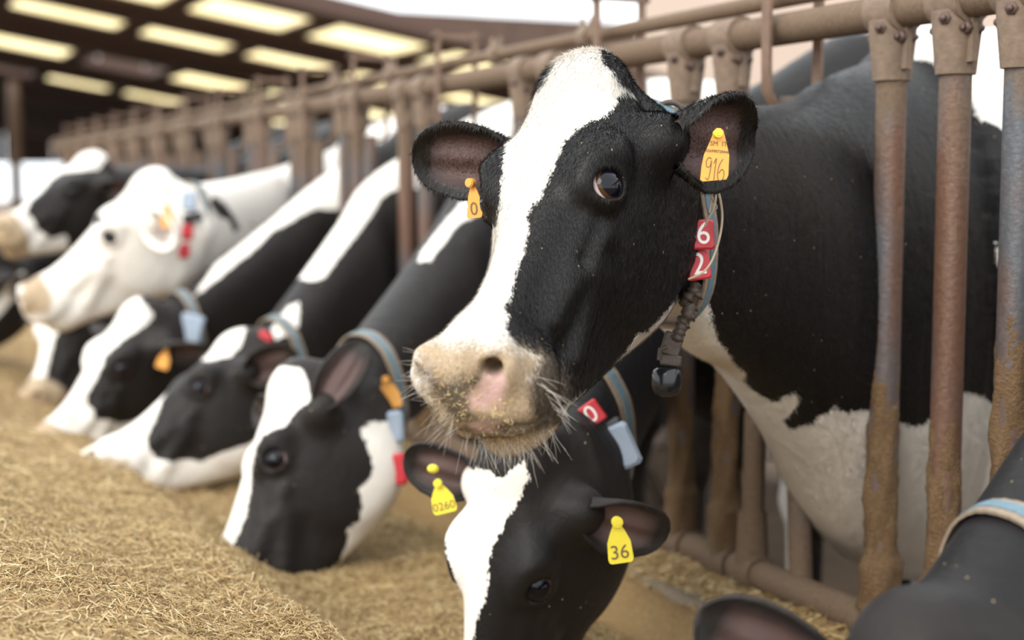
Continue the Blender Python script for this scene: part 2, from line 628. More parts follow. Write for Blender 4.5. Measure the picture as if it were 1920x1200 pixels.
def leg_field(P, yf, yaw, dx, drop, d):
    c, s = math.cos(yaw), math.sin(yaw)
    W = lambda x, y, z: ((x + dx) * c - y * s, yf + (x + dx) * s + y * c, z - (drop if z > .6 else 0))
    for sy in (-1, 1):
        y = .165 * sy
        d = smin(d, cone(P, W(.62, y, .78), W(.56, y, .44), .115, .062), .08)
        d = smin(d, cone(P, W(.56, y, .44), W(.56, y, .14), .052, .044), .04)
        d = smin(d, cone(P, W(.56, y, .14), W(.53, y, .05), .046, .062), .03)
        y = .19 * sy
        d = smin(d, cone(P, W(1.88, y, .98), W(1.72, y, .72), .19, .13), .10)
        d = smin(d, cone(P, W(1.74, y, .72), W(2.00, y, .48), .12, .062), .06)
        d = smin(d, cone(P, W(2.00, y, .48), W(1.95, y, .14), .056, .046), .04)
        d = smin(d, cone(P, W(1.95, y, .14), W(1.91, y, .05), .048, .064), .03)
    d = smin(d, ell(P, W(1.55, 0, .60), (.22, .17, .15)), .08)
    d = smin(d, cone(P, W(2.16, 0, 1.32), W(2.27, 0, 1.1), .05, .03), .06)
    d = smin(d, cone(P, W(2.27, 0, 1.1), W(2.29, 0, .55), .026, .02), .02)
    d = smin(d, cone(P, W(2.29, 0, .6), W(2.29, 0, .42), .05, .02), .03)
    return d


def ear_mesh(base, out, face, L, W, curl=1.0, sag=0.0, nu=30, nv=25):
    """cupped leaf from base along out, hollow side looking along face"""
    out = np.asarray(out, float); out /= np.linalg.norm(out)
    face = np.asarray(face, float); face = face - out * (face @ out); face /= np.linalg.norm(face)
    side = np.cross(out, face)
    us = np.linspace(0, 1, nu)
    sh = np.interp(us, [0, .12, .3, .5, .7, .85, .95, 1], [.42, .62, .90, 1.0, .95, .78, .52, .16])
    th = np.interp(us, [0, .25, .6, 1], [2.3, 1.55, 0.95, 0.55]) * curl
    inn, outr, flag = [], [], []
    for i, u in enumerate(us):
        hw = W * sh[i]
        r = hw / math.sin(min(th[i], math.pi / 2))
        for v in np.linspace(-1, 1, nv):
            a = v * th[i]
            p = base + out * (L * u) + side * (r * math.sin(a)) + face * (r * (1 - math.cos(a)) - sag * u * u * L)
            q = -(side * math.sin(a) - face * math.cos(a))
            t = .0055 + .0055 * (1 - abs(v) ** 3) * (1 - .6 * u)
            ridge = 0.0055 * math.cos(v * 8.0) * math.sin(math.pi * min(1, u * 1.1)) * (1 - v * v)
            inn.append(p + q * ridge); outr.append(p - q * t)
            flag.append(max(0.0, (1 - (abs(v) / .78) ** 4)) * max(0.0, 1 - (u / .86) ** 6))
    n = nu * nv
    V = np.array(inn + outr)
    F = []
    for i in range(nu - 1):
        for j in range(nv - 1):
            a, b_, c, d = i * nv + j, i * nv + j + 1, (i + 1) * nv + j + 1, (i + 1) * nv + j
            F.append((a, b_, c, d)); F.append((n + d, n + c, n + b_, n + a))
    for i in range(nu - 1):
        for j in (0, nv - 1):
            a, d = i * nv + j, (i + 1) * nv + j
            F.append((a, d, n + d, n + a) if j == 0 else (d, a, n + a, n + d))
    for j in range(nv - 1):
        a, b_ = (nu - 1) * nv + j, (nu - 1) * nv + j + 1
        F.append((a, b_, n + b_, n + a))
    return V, F, np.array(flag + [0.0] * n)


class Cow:
    pass


def make_cow(name, label, head, neck, yf, yaw=0.0, drop=0.0, dx=0.0, fine=.010, coarse=.022, ears=(), base_white=False,
             head_white=(), head_black=(), body_white=(), body_black=(), tan=(), grey=(), pink=(), gaze=None, fold=0.25,
             group=None, brown=0.0, inner=1.0, nose_pink=False, blaze=.035, body_seed=0, xmax=2.5, neck_dir=None, dusty=0.0):  # dusty: whole-coat brown, dust plus lens haze put into the colour
    C = Cow()
    T, R, s = np.asarray(head[0], float), frame(head[1], head[2]), head[3]
    C.T, C.R, C.s = T, R, s
    C.w = lambda p: T + R @ (np.asarray(p, float) * s)           # head place -> barn place
    bs = body_sections(yf, yaw, drop, dx)
    nk = np.array(neck, float)
    allsec = np.vstack([nk, bs[:1]])
    NS = loft_prep(allsec, neck_dir)
    BS = loft_prep(np.vstack([nk[-1:], bs]))
    Rf, Tf = R.astype(np.float32), T.astype(np.float32)

    def f_head(P):
        q = (P - Tf) @ Rf / np.float32(s)
        d = np.full(len(P), 1.0, np.float32)
        far = np.linalg.norm(q - np.array((0, .2, -.1), np.float32), axis=1)
        m = far < .62
        d[~m] = (far[~m] - .40) * s
        if m.any(): d[m] = head_field(q[m]) * s
        return d

    def f_body(P):
        d = loft_field(P, NS)
        d = smin(d, loft_field(P, BS, 2.4), .05)
        return leg_field(P, yf, yaw, dx, drop, d)

    def field(P):
        return smin(f_head(P), f_body(P), .045)
    C.field, C.f_head, C.f_body = field, f_head, f_body
    C.neck = NS
    hc = [C.w(p) for p in ((-.13, -.05, .03), (.13, -.05, .03), (-.09, .5, -.2), (.09, .5, -.2), (0, .1, -.28), (0, .5, 0), (-.1, .1, -.28), (.1, .1, -.28))]
    lo, hi = np.min(hc, 0) - .03, np.max(hc, 0) + .03
    c, sn = math.cos(yaw), math.sin(yaw)
    bl = np.minimum(lo, np.array([min(0, nk[:, 0].min() - .2), yf + min(0, 2.3 * sn) - .45, 0.0])) - .02
    bh = np.maximum(hi, np.array([xmax * c + dx, yf + max(0, 2.3 * sn) + .45, 1.66])) + .02
    bl = np.minimum(bl, (nk[:, :3] - .1).min(0))
    xs, ys, zs = [axis_grid(bl[k], bh[k], fine, coarse, [(lo[k], hi[k])]) for k in range(3)]
    V, Q = grow(field, xs, ys, zs, smooth=1)
    Vf = V.astype(np.float32)
    dh, db = f_head(Vf), f_body(Vf)
    is_head = dh < db + .02
    nb = len(V)
    F = [tuple(q) for q in Q.tolist()]
    inner_a = np.zeros(nb)
    Vs = [V]
    ear_id = [np.zeros(nb, int)]
    C.ears = []
    for i, e in enumerate(ears):
        base = C.w(e['base'])
        V3 = lambda k: RIGHT * k[0] + UP * k[1] + FWD * k[2]      # right, up and away as the alley sees it
        eo = V3(e['wout']) if 'wout' in e else R @ np.array(e['out'], float)
        ef_ = V3(e['wface']) if 'wface' in e else R @ np.array(e['face'], float)
        ev, ef, fl = ear_mesh(base, eo, ef_, e['L'] * s, e['W'] * s, e.get('curl', 1), e.get('sag', 0))
        off = sum(len(a) for a in Vs)
        Vs.append(ev); F += [tuple(k + off for k in q) for q in ef]
        inner_a = np.concatenate([inner_a, fl * inner])
        ear_id.append(np.full(len(ev), i + 1))
        C.ears.append(base)
    V = np.vstack(Vs); ear_id = np.concatenate(ear_id)
    me = bpy.data.meshes.new(name)
    me.from_pydata(V.tolist(), [], F)
    me.update()
    me.validate()
    # ---- coat patches, drawn as outlines over the side the herd shows to the alley
    nrm = np.zeros(len(me.vertices) * 3); me.vertices.foreach_get('normal', nrm); nrm = nrm.reshape(-1, 3)
    px, py, pz = see(V)
    P2 = np.stack([px, py], 1)
    scale = pz / FPX
    facing = (nrm * (CAM - V)).sum(1) > -0.02
    def sd(polys):
        d = np.full(len(V), -1e4)
        for p in polys: d = np.maximum(d, poly_sd(P2, p))
        return d * scale
    hm = np.concatenate([is_head, np.ones(len(V) - nb, bool)])
    hl = (V - T) @ R / s
    if base_white:
        wh = np.full(len(V), .2)
        hb, bb = -sd(head_black) if head_black else wh, -sd(body_black) if body_black else wh
        white = np.where(hm, hb, bb)
        white = np.where(facing, white, .2)
    else:
        hw, bw = sd(head_white) if head_white else np.full(len(V), -.2), sd(body_white) if body_white else np.full(len(V), -.2)
        if head_black: hw = np.minimum(hw, -sd(head_black))
        white = np.where(hm, hw, bw)
        back_h = np.minimum(blaze - np.abs(hl[:, 0]), (hl[:, 2] + .05)) * s
        rs = np.random.default_rng(100 + body_seed)
        blob = np.full(len(V), -.3)
        for k in range(7):
            cc = np.array([rs.uniform(.4, 2.2), yf + rs.uniform(-.3, .3), rs.uniform(.5, 1.4)])
            blob = np.maximum(blob, rs.uniform(.15, .3) - np.linalg.norm((V - cc) * np.array([1, 1, .9]), axis=1))
        legs = .45 - V[:, 2]
        blob = np.maximum(blob, np.where(V[:, 0] > .2, legs, -.3))
        white = np.where(facing, white, np.where(hm, back_h, blob))
    if ear_id.max() > 0:
        for i, e in enumerate(ears):
            white = np.where(ear_id == i + 1, e.get('white', -.2), white)
    t_, g_, p_ = [sd(k) if len(k) else np.full(len(V), -1.0) for k in (tan, grey, pink)]
    # the bare nose on the side no outline covers
    nose = (hl[:, 1] - .40) * s
    t_ = np.where(hm & (ear_id == 0), np.where(facing & (len(tan) > 0), t_, np.minimum(nose, .03)), -1)
    g_ = np.where(hm & facing, g_, -1); p_ = np.where(hm & facing, p_, -1)
    fo = np.where(hm, fold * .25, fold)
    fo = np.where(ear_id > 0, 0.0, fo)
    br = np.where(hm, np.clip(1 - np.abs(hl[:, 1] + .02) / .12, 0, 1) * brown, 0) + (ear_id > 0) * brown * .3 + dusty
    C.attr = dict(white=white, tan=t_, grey=g_, pink=p_, inner=inner_a, ear=ear_id)
    C.V, C.N, C.hl, C.hm = V, nrm, hl, hm
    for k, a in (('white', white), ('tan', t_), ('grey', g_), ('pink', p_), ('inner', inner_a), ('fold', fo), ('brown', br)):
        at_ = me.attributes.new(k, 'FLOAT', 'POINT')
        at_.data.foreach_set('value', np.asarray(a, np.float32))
    root = empty(name, (float(nk[-1, 0]), float(nk[-1, 1]), 0))
    tag(root, label, 'cow', group or 'cows lined up at the feed fence')
    C.root = root
    o = link('body', me, COAT, None)
    C.put(o) if False else None
    o.parent = root; o.matrix_parent_inverse = Matrix.Translation((-nk[-1, 0], -nk[-1, 1], 0))
    C.inv = Matrix.Translation((-nk[-1, 0], -nk[-1, 1], 0))
    C.body = o
    # eyes
    for sx in (-1, 1):
        e = EYE * np.array([sx, 1, 1]); n = EYE_N * np.array([sx, 1, 1])
        g = R @ n
        if gaze is not None and sx == -1: g = np.asarray(gaze, float)
        g = g / np.linalg.norm(g)
        ey = MB().ball((0, 0, 0), 1.0, None, 24, 16).build('eye', EYEM, None, sharp=0)
        ey.matrix_world = Matrix.Translation(Vector(C.w(e))) @ Matrix(basis(g).tolist()).to_4x4() @ Matrix.Scale(.0256 * s, 4)
        adopt(C, ey)
    return C


def adopt(C, o, parent=None):
    """make o (placed in barn coordinates) a part of cow C or of one of its parts"""
    mw = o.matrix_basis.copy()
    p = parent or C.root
    base = C.inv if parent is None else (C.inv @ np_m(parent))
    o.parent = p
    o.matrix_parent_inverse = Matrix.Identity(4)
    if parent is None: o.matrix_basis = C.inv @ mw
    else: o.matrix_basis = WORLD[parent.name].inverted() @ mw
    WORLD[o.name] = mw
    return o


def np_m(o):
    return WORLD[o.name]


WORLD = {}


def world_row(px, py, z, w, top, bot, up=None):
    """neck section seen at (px, py): top and bottom outline heights in the photo"""
    p = at(px, py, z)
    u = UP if up is None else np.asarray(up, float)
    return np.concatenate([p, u, [w, (py - top) * z / FPX, (bot - py) * z / FPX]])


def fur(C, n, box, seed=1, lmul=1.0, width=.00045):
    """short lying hairs over the coat, one sliver each, coloured by the patch they grow on"""
    rg = np.random.default_rng(seed)
    me = C.body.data
    q = np.empty(len(me.loops), np.int32); me.loops.foreach_get('vertex_index', q)
    q = q.reshape(-1, 4)
    V, N, A = C.V, C.N, C.attr
    P = V[q]
    ctr = P.mean(1)
    lo, hi = box
    keep = ((ctr > lo) & (ctr < hi)).all(1)
    fn = N[q].mean(1)
    keep &= (fn * (CAM - ctr)).sum(1) > -.25 * np.linalg.norm(CAM - ctr, axis=1)
    e = np.linalg.norm(ctr - C.w(EYE * np.array([-1, 1, 1])), axis=1)
    keep &= e > .028 * C.s
    q, P = q[keep], P[keep]
    area = np.linalg.norm(np.cross(P[:, 2] - P[:, 0], P[:, 3] - P[:, 1]), axis=1)
    head = C.hm[q[:, 0]]
    wgt = area * np.where(head, 2.6, 1.0)
    k = rg.choice(len(q), n, p=wgt / wgt.sum())
    u, v = rg.random(n)[:, None], rg.random(n)[:, None]
    def mix(a):
        a = np.asarray(a, float)
        a = a if a.ndim > 1 else a[:, None]
        a = a[q[k]]
        return a[:, 0] * (1 - u) * (1 - v) + a[:, 1] * u * (1 - v) + a[:, 2] * u * v + a[:, 3] * (1 - u) * v
    p, nn = mix(V), mix(N)
    nn /= np.linalg.norm(nn, axis=1)[:, None] + 1e-9
    hd = head[k]; ear = A['ear'][q[k][:, 0]] > 0
    lie = np.where(hd[:, None], C.R[:, 1] * .8 - np.array([0, 0, .6]), np.array([.55, .1, -.85]))
    lie = lie + rg.normal(0, .28, (n, 3))
    lie -= nn * (lie * nn).sum(1)[:, None]; lie /= np.linalg.norm(lie, axis=1)[:, None] + 1e-9
    d = lie * .93 + nn * rg.uniform(.12, .45, n)[:, None]
    tan_, grey_, pink_, wh, inn = [mix(A[a])[:, 0] for a in ('tan', 'grey', 'pink', 'white', 'inner')]
    nose = np.clip((tan_ + .004) / .012, 0, 1)
    hl = mix(C.hl)
    poll = np.clip(1 - np.hypot(hl[:, 1] + .02, hl[:, 2] - .02) / .07, 0, 1) * hd
    L = rg.uniform(.0055, .0105, n) * lmul * (1 - .62 * nose) * (1 + 1.3 * poll) * np.where(ear, 1.1, 1) * np.where(hd, 1, 1.25)
    L = np.where(inn > .3, L * .35, L)
    L = np.where((pink_ > -.004) & hd, 0.0003, L)
    w = np.cross(d, nn); w /= np.linalg.norm(w, axis=1)[:, None] + 1e-9
    w *= (width * rg.uniform(.6, 1.3, n))[:, None]
    tip = p + d * L[:, None] + nn * .0002
    T = np.stack([p - w - nn * .0005, p + w - nn * .0005, tip], 1).reshape(-1, 3)
    m = bpy.data.meshes.new('fur')
    m.vertices.add(3 * n); m.vertices.foreach_set('co', T.astype(np.float32).ravel())
    m.loops.add(3 * n); m.loops.foreach_set('vertex_index', np.arange(3 * n, dtype=np.int32))
    m.polygons.add(n); m.polygons.foreach_set('loop_start', (np.arange(n) * 3).astype(np.int32))
    m.update(calc_edges=True)
    r1 = rg.random((n, 1))
    col = np.array([.0045, .0040, .0042]) + (r1 ** 6) * np.array([.035, .028, .022]) + rg.random((n, 1)) * .004
    white = np.array([.86, .82, .76]) * rg.uniform(.86, 1.0, (n, 1))
    col = np.where((wh + rg.normal(0, .0016, n))[:, None] > 0, white, col)
    tanc = np.array([.29, .21, .125]) + rg.random((n, 1)) * np.array([.22, .19, .16])
    col = np.where((tan_ + rg.normal(0, .010, n))[:, None] > 0, tanc, col)
    greyc = np.array([.030, .024, .019]) + rg.random((n, 1)) ** 2 * np.array([.17, .13, .08])
    col = np.where((grey_ + rg.normal(0, .008, n))[:, None] > 0, greyc, col)
    col = np.where((inn > .25)[:, None], np.array([.05, .033, .03]), col)
    c4 = np.concatenate([np.repeat(col, 3, 0), np.ones((3 * n, 1))], 1)
    at_ = m.attributes.new('tone', 'FLOAT_COLOR', 'POINT')
    at_.data.foreach_set('color', c4.astype(np.float32).ravel())
    sn = nn * .85 + d * .12
    sn /= np.linalg.norm(sn, axis=1)[:, None]
    m.polygons.foreach_set('use_smooth', [True] * n)
    m.normals_split_custom_set_from_vertices(np.repeat(sn, 3, 0).tolist())
    o = link('fur', m, FURM, None, False)
    adopt(C, o)
    o['kind'] = 'stuff'
    return o


def fur_material():
    m, nt, b = mat_new('short_hair')
    c = nd(nt, 'ShaderNodeAttribute', attribute_name='tone').outputs['Color']
    nt.links.new(c, b.inputs['Base Color'])
    b.inputs['Roughness'].default_value = .42
    b.inputs['Specular IOR Level'].default_value = .45
    return m


FURM = fur_material()

# ------------------------------------------------------------------ metal, concrete, straw
def pipe_material(name, dirty):
    """galvanised pipe gone brown; dried feed is caked on the low part"""
    m, nt, b = mat_new(name)
    g = nd(nt, 'ShaderNodeNewGeometry').outputs['Position']
    sx = nd(nt, 'ShaderNodeSeparateXYZ'); nt.links.new(g, sx.inputs[0])
    n1 = noise(nt, mapping(nt, g, (1, 1, .35)), 16, 5, .65)
    n2 = noise(nt, g, 110, 4, .6)
    n3 = noise(nt, mapping(nt, g, (1, 1, .3)), 5, 3)
    steel = mixc(nt, n2, (0.055, 0.060, 0.072), (0.15, 0.155, 0.165))
    rust = mixc(nt, n2, (0.085, 0.042, 0.028), (0.21, 0.115, 0.075))
    mud = mixc(nt, n2, (0.095, 0.060, 0.038), (0.225, 0.155, 0.100))
    f = mth(nt, 'MULTIPLY_ADD', mth(nt, 'SUBTRACT', n3, 0.50), 7.0, 0.5, clamp=True)
    col = mixc(nt, f, steel, rust)
    # dust and caked feed
    top = mth(nt, 'MULTIPLY_ADD', mth(nt, 'ABSOLUTE', mth(nt, 'SUBTRACT', sx.outputs[2], 0.98)), 2.6, -0.72 + dirty)
    f2 = mth(nt, 'MULTIPLY_ADD', mth(nt, 'ADD', mth(nt, 'SUBTRACT', n1, 0.5), mth(nt, 'MULTIPLY', top, 0.35)), 4.5, 0.35, clamp=True)
    col = mixc(nt, f2, col, mud)
    nt.links.new(col, b.inputs['Base Color'])
    nt.links.new(mth(nt, 'MULTIPLY_ADD', f2, 0.42, 0.42), b.inputs['Roughness'])
    b.inputs['Metallic'].default_value = 0.15
    nt.links.new(bump(nt, mth(nt, 'ADD', mth(nt, 'MULTIPLY', n2, .6), mth(nt, 'MULTIPLY', f2, .5)), 0.6, 0.004), b.inputs['Normal'])
    return m


PIPE = pipe_material('old_pipe', -0.12)
RAIL = pipe_material('dusty_rail', 0.40)
CAST = plain('dusty_casting', (0.195, 0.137, 0.097), .8, 0, .45, 60, .004)
BOLT = plain('rusty_bolt', (0.13, 0.085, 0.07), .6, .3, .4, 200, .001)
STRAP = plain('brown_steel_strap', (0.20, 0.125, 0.085), .55, .3, .35, 60, .001)

def feed_material(name='chopped_feed', k=(1, 1, 1), relief=.012):
    m, nt, b = mat_new(name)
    g = nd(nt, 'ShaderNodeNewGeometry').outputs['Position']
    a = noise(nt, g, 6, 4); d = noise(nt, mapping(nt, g, (1, .35, 1), (0, 0, .5)), 260, 3, .7); e = noise(nt, mapping(nt, g, (.35, 1, 1), (0, 0, -.3)), 190, 3, .7)
    f = mth(nt, 'ADD', mth(nt, 'MULTIPLY', d, .55), mth(nt, 'MULTIPLY', e, .45))
    c = ramp(nt, f, [(.28, (0.12, 0.07, 0.026)), (.5, (0.33, 0.21, 0.088)), (.72, (0.56, 0.40, 0.19))])
    c = mixc(nt, mth(nt, 'MULTIPLY', a, .5), c, (0.30, 0.188, 0.075))
    c = mixc(nt, 1.0, c, k, 'MULTIPLY')
    nt.links.new(c, b.inputs['Base Color'])
    b.inputs['Roughness'].default_value = .85
    nt.links.new(bump(nt, f, .9, relief), b.inputs['Normal'])
    return m


FEED_CAKE = feed_material('caked_feed', (.46, .42, .46), .007)
ZB, ZT = .46, 1.51
LEVERS = [2.285, 2.947, 3.896, 4.63, 5.20, 5.80, 6.45, 7.1, 7.75, 8.4, 9.05, 9.7, 10.35, 11.0]
POSTS = [1.00, 1.16, 1.690, 1.8325, 1.987, 2.467, 2.640, 3.25, 3.417, 4.10, 4.27, 4.72, 4.85, 5.32, 5.44, 5.92, 6.06]
for _k in range(6, 14):
    POSTS += [LEVERS[_k] + .17, LEVERS[_k] + .33]
Y0, Y1 = 0.2, 12.0
fence = empty('headlock_fence', (0, 1.987, 0))
tag(fence, 'rusty steel headlock feed fence of dusty pipes between the cows and the alley', 'fence')


def fpart(mb, name, mat, parent=None, sharp=40):
    o = mb.build(name, mat, None, True, sharp)
    o.parent = parent or fence
    o.matrix_parent_inverse = Matrix.Identity(4)
    if parent is None: o.location = (0, -1.987, 0)
    return o


fpart(MB().tube([(0, y, ZT) for y in np.linspace(Y0, Y1, 30)], .030, 16), 'top_rail', RAIL)
fpart(MB().tube([(.012, y, ZT + .058) for y in np.linspace(Y0, Y1, 30)], .0165, 12), 'lock_rail', RAIL)
fpart(MB().tube([(0, y, ZB) for y in np.linspace(Y0, Y1, 30)], .030, 16), 'bottom_rail', RAIL)


def hexbolt(mb, c, d, r=.010, h=.009):
    d = np.asarray(d, float) / np.linalg.norm(d); c = np.asarray(c, float)
    mb.tube([c, c + d * h], r, 6).tube([c + d * h, c + d * (h + .007)], r * .5, 8)
    return mb


BOLT_ME = hexbolt(MB(), (0, 0, 0), (-1, 0, 0), .0105).mesh('bolt')
for i, y in enumerate(POSTS):
    r = .0255
    p = fpart(MB().tube([(0, y, z) for z in (ZB + .02, .8, 1.15, ZT - .02)], r, 18), 'post', PIPE)
    # split casting that holds the post under the top rail
    cl = MB().tube([(0, y - .036, ZT), (0, y + .036, ZT)], .0385, 18)
    for sx in (-1, 1):
        cl.tube([(sx * .006, y, ZT - .015), (sx * .005, y, ZT - .05), (sx * .004, y, ZT - .115)], [.036, .0345, .0285], 16)
    cl.box((0, y, ZT - .06), (.012, .085, .075))
    c = fpart(cl, 'clamp', CAST, p)
    for sy, sx in ((-1, -1), (1, -1), (-1, 1), (1, 1)) if y < 5.1 else ():
        o = link('bolt', BOLT_ME, BOLT, p); o.location = (sx * .006, y + sy * .034, ZT - .045); o.rotation_euler = (0, 0, 0 if sx < 0 else math.pi)
    o = link('bolt', BOLT_ME, BOLT, p); o.location = (-.031, y - .012, ZT - .03); o.rotation_euler = (0, 0, .35)
    ft = MB().tube([(0, y - .038, ZB), (0, y + .038, ZB)], .0375, 18)
    ft.tube([(0, y, ZB + .01), (0, y, ZB + .06), (0, y, ZB + .12)], [.036, .034, .0295], 16)
    fpart(ft, 'foot_socket', RAIL, p)
    if y < 5.0:
        # feed dried on to the post
        ck = MB(); zz = np.arange(ZB + .03, ZB + .52 + .08 * (i % 3), .010)
        n = 22; vv, ff = [], []
        ph = RNG.uniform(0, 6.28, 8)
        for a, z in enumerate(zz):
            fade = min(1, (zz[-1] - z) / .30)
            for k in range(n):
                th = 2 * math.pi * k / n
                side = 0.5 - 0.5 * math.cos(th - 0.35)               # thickest towards the alley
                lump = .5 + .25 * math.sin(3 * th + 21 * z + ph[0]) + .25 * math.sin(5 * th - 33 * z + ph[1]) + .2 * math.sin(2 * th + 60 * z + ph[2])
                t_ = .0085 * (fade * (.35 + .75 * side) * lump) - .0042 * (1 - fade) - .0022 + .003 * RNG.random()
                if z < ZB + .13: t_ += .0092 * min(1, (ZB + .13 - z) / .02)
                rr = r + t_
                vv.append((rr * math.cos(th), y + rr * math.sin(th), z))
        for a in range(len(zz) - 1):
            for k in range(n):
                ff.append((a * n + k, a * n + (k + 1) % n, (a + 1) * n + (k + 1) % n, (a + 1) * n + k))
        ck.add(vv, ff)
        fpart(ck, 'caked_feed', FEED_CAKE, p, 0)

for i, y in enumerate(LEVERS):
    lean = -.055 if i == 0 else (.05 if i % 2 else .02)
    p = fpart(MB().tube([(.012, y + lean * k, z) for k, z in ((1, .475), (.5, .9), (0, 1.36), (0, 1.385))], .0225, 16), 'locking_bar', PIPE)
    st = MB()
    pts = [(-.046, 1.655), (-.046, 1.45), (-.044, 1.395), (-.030, 1.372), (0.012, 1.366), (.054, 1.372), (.068, 1.395), (.070, 1.45), (.070, 1.655)]
    P3 = [np.array((a, y, z)) for a, z in pts]
    nr = [np.array((a - .012, 0, min(0, (z - 1.42)) * 2)) for a, z in pts]
    st.strap(P3, np.array(nr), .026, .007)
    st.box((.012, y, 1.640), (.11, .020, .012))
    fpart(st, 'latch_strap', STRAP, p)
    for sx, x in ((-1, -.0495), (1, .0735)):
        o = link('latch_bolt', BOLT_ME, BOLT, p); o.location = (x, y, 1.64); o.rotation_euler = (0, 0, 0 if sx < 0 else math.pi)
    pv = MB().tube([(0, y + .09, ZB + .015), (0, y + .085, .78)], .022, 14).tube([(0, y + .055, ZB), (0, y + .125, ZB)], .0375, 16)
    pv.tube([(0, y + .09, ZB + .01), (0, y + .09, ZB + .12)], [.034, .028], 14)
    fpart(pv, 'pivot_post', RAIL, p)
for y in (3.10, 3.62, 4.42, 5.0):
    rk = MB().tube([(.012, y - .02, ZT + .058), (.012, y + .02, ZT + .058)], .026, 10)
    for sy in (-1, 1): rk.tube([(.012, y + sy * .018, ZT + .07), (.012, y + sy * .026, ZT + .105)], [.012, .005], 6)
    fpart(rk, 'rail_stop', CAST)

# ------------------------------------------------------------------ ground, kerb, feed
CONC = plain('stained_concrete', (0.20, 0.15, 0.10), .9, 0, .5, 14, .010)
MUCK = plain('trodden_muck', (0.15, 0.105, 0.07), .9, 0, .4, 6, .02)
fl = MB().box((4, 45, -.05), (110, 170, .1)).build('floor', MUCK, None, False)
tag(fl, 'brown trodden barn floor', None, None, 'structure')
kb = MB().box((-.02, 6.2, .21), (.26, 13.0, .42), None, .012).build('kerb', CONC, None, True, 30)
tag(kb, 'stained concrete kerb under the feed fence', None, None, 'structure')


def sstep(a, b, x):
    t = np.clip((x - a) / (b - a), 0, 1)
    return t * t * (3 - 2 * t)


_ph = RNG.uniform(0, 6.28, (40,)); _kx = RNG.normal(0, 1, 40); _ky = RNG.normal(0, 1, 40)


def rough(x, y, f):
    s = 0
    for i in range(14):
        s = s + np.sin((x * _kx[i] + y * _ky[i]) * f * (1 + i * .22) + _ph[i]) / (1 + i * .25)
    return s / 5.0


def feed_h(x, y):
    valley = .405 + .015 * rough(x, y, 5) - .09 * sstep(.45, .16, -x)
    ridge = np.maximum(.605 - .045 * (y - 2.0), .47) + .012 * rough(x, y, 4)
    edge = .80 + .05 * rough(y * .0, y, 1.3)
    s = sstep(edge - .02, edge + .27, -x)
    h = valley + (ridge - valley) * s + (.10 * sstep(1.05, 1.5, -x) - .25 * sstep(1.9, 3.4, -x)) * np.clip(1 - (y - 6) / 6, .4, 1)
    h = h + .010 * rough(x + 9, y, 22) + .006 * rough(x - 4, y, 60)
    # loose feed banked against the kerb and lying on it
    k = .436 + .016 * rough(x, y, 9) - .03 * np.abs(x + .03) / .13
    return np.where(x > -.155, k, h)


def straw_material():
    m, nt, b = mat_new('chopped_straw')
    g = nd(nt, 'ShaderNodeNewGeometry').outputs['Position']
    t = nd(nt, 'ShaderNodeAttribute', attribute_name='tint').outputs['Fac']
    c = ramp(nt, t, [(0, (0.15, 0.09, 0.035)), (.35, (0.36, 0.235, 0.095)), (.7, (0.52, 0.365, 0.165)), (1, (0.80, 0.66, 0.40))])
    nt.links.new(c, b.inputs['Base Color'])
    b.inputs['Roughness'].default_value = .6
    return m


STRAW, FEED = straw_material(), feed_material()


def height_sheet(name, xs, ys, mat):
    X, Y = np.meshgrid(xs, ys, indexing='ij')
    Z = feed_h(X, Y)
    V = np.stack([X, Y, Z], -1).reshape(-1, 3)
    nx, ny = len(xs), len(ys)
    i, j = np.meshgrid(np.arange(nx - 1), np.arange(ny - 1), indexing='ij')
    a = (i * ny + j).ravel()
    F = np.stack([a, a + ny, a + ny + 1, a + 1], 1)
    me = bpy.data.meshes.new(name)
    me.from_pydata(V.tolist(), [], F.tolist())
    return link(name, me, mat)


_gy = np.concatenate([np.arange(.25, 4.2, .016), np.arange(4.2, 14, .06)])
feed = height_sheet('feed_heap', np.concatenate([np.arange(-6, -2.2, .08), np.arange(-2.2, -.15, .016)]), _gy, FEED)
tag(feed, 'long heap of golden chopped hay feed in front of the cows', 'feed', None, 'stuff')
kfeed = height_sheet('kerb_feed', np.arange(-.1545, .16, .012), _gy, FEED)
tag(kfeed, 'thin ridge of spilled feed on the kerb under the bottom rail', 'feed', None, 'stuff')


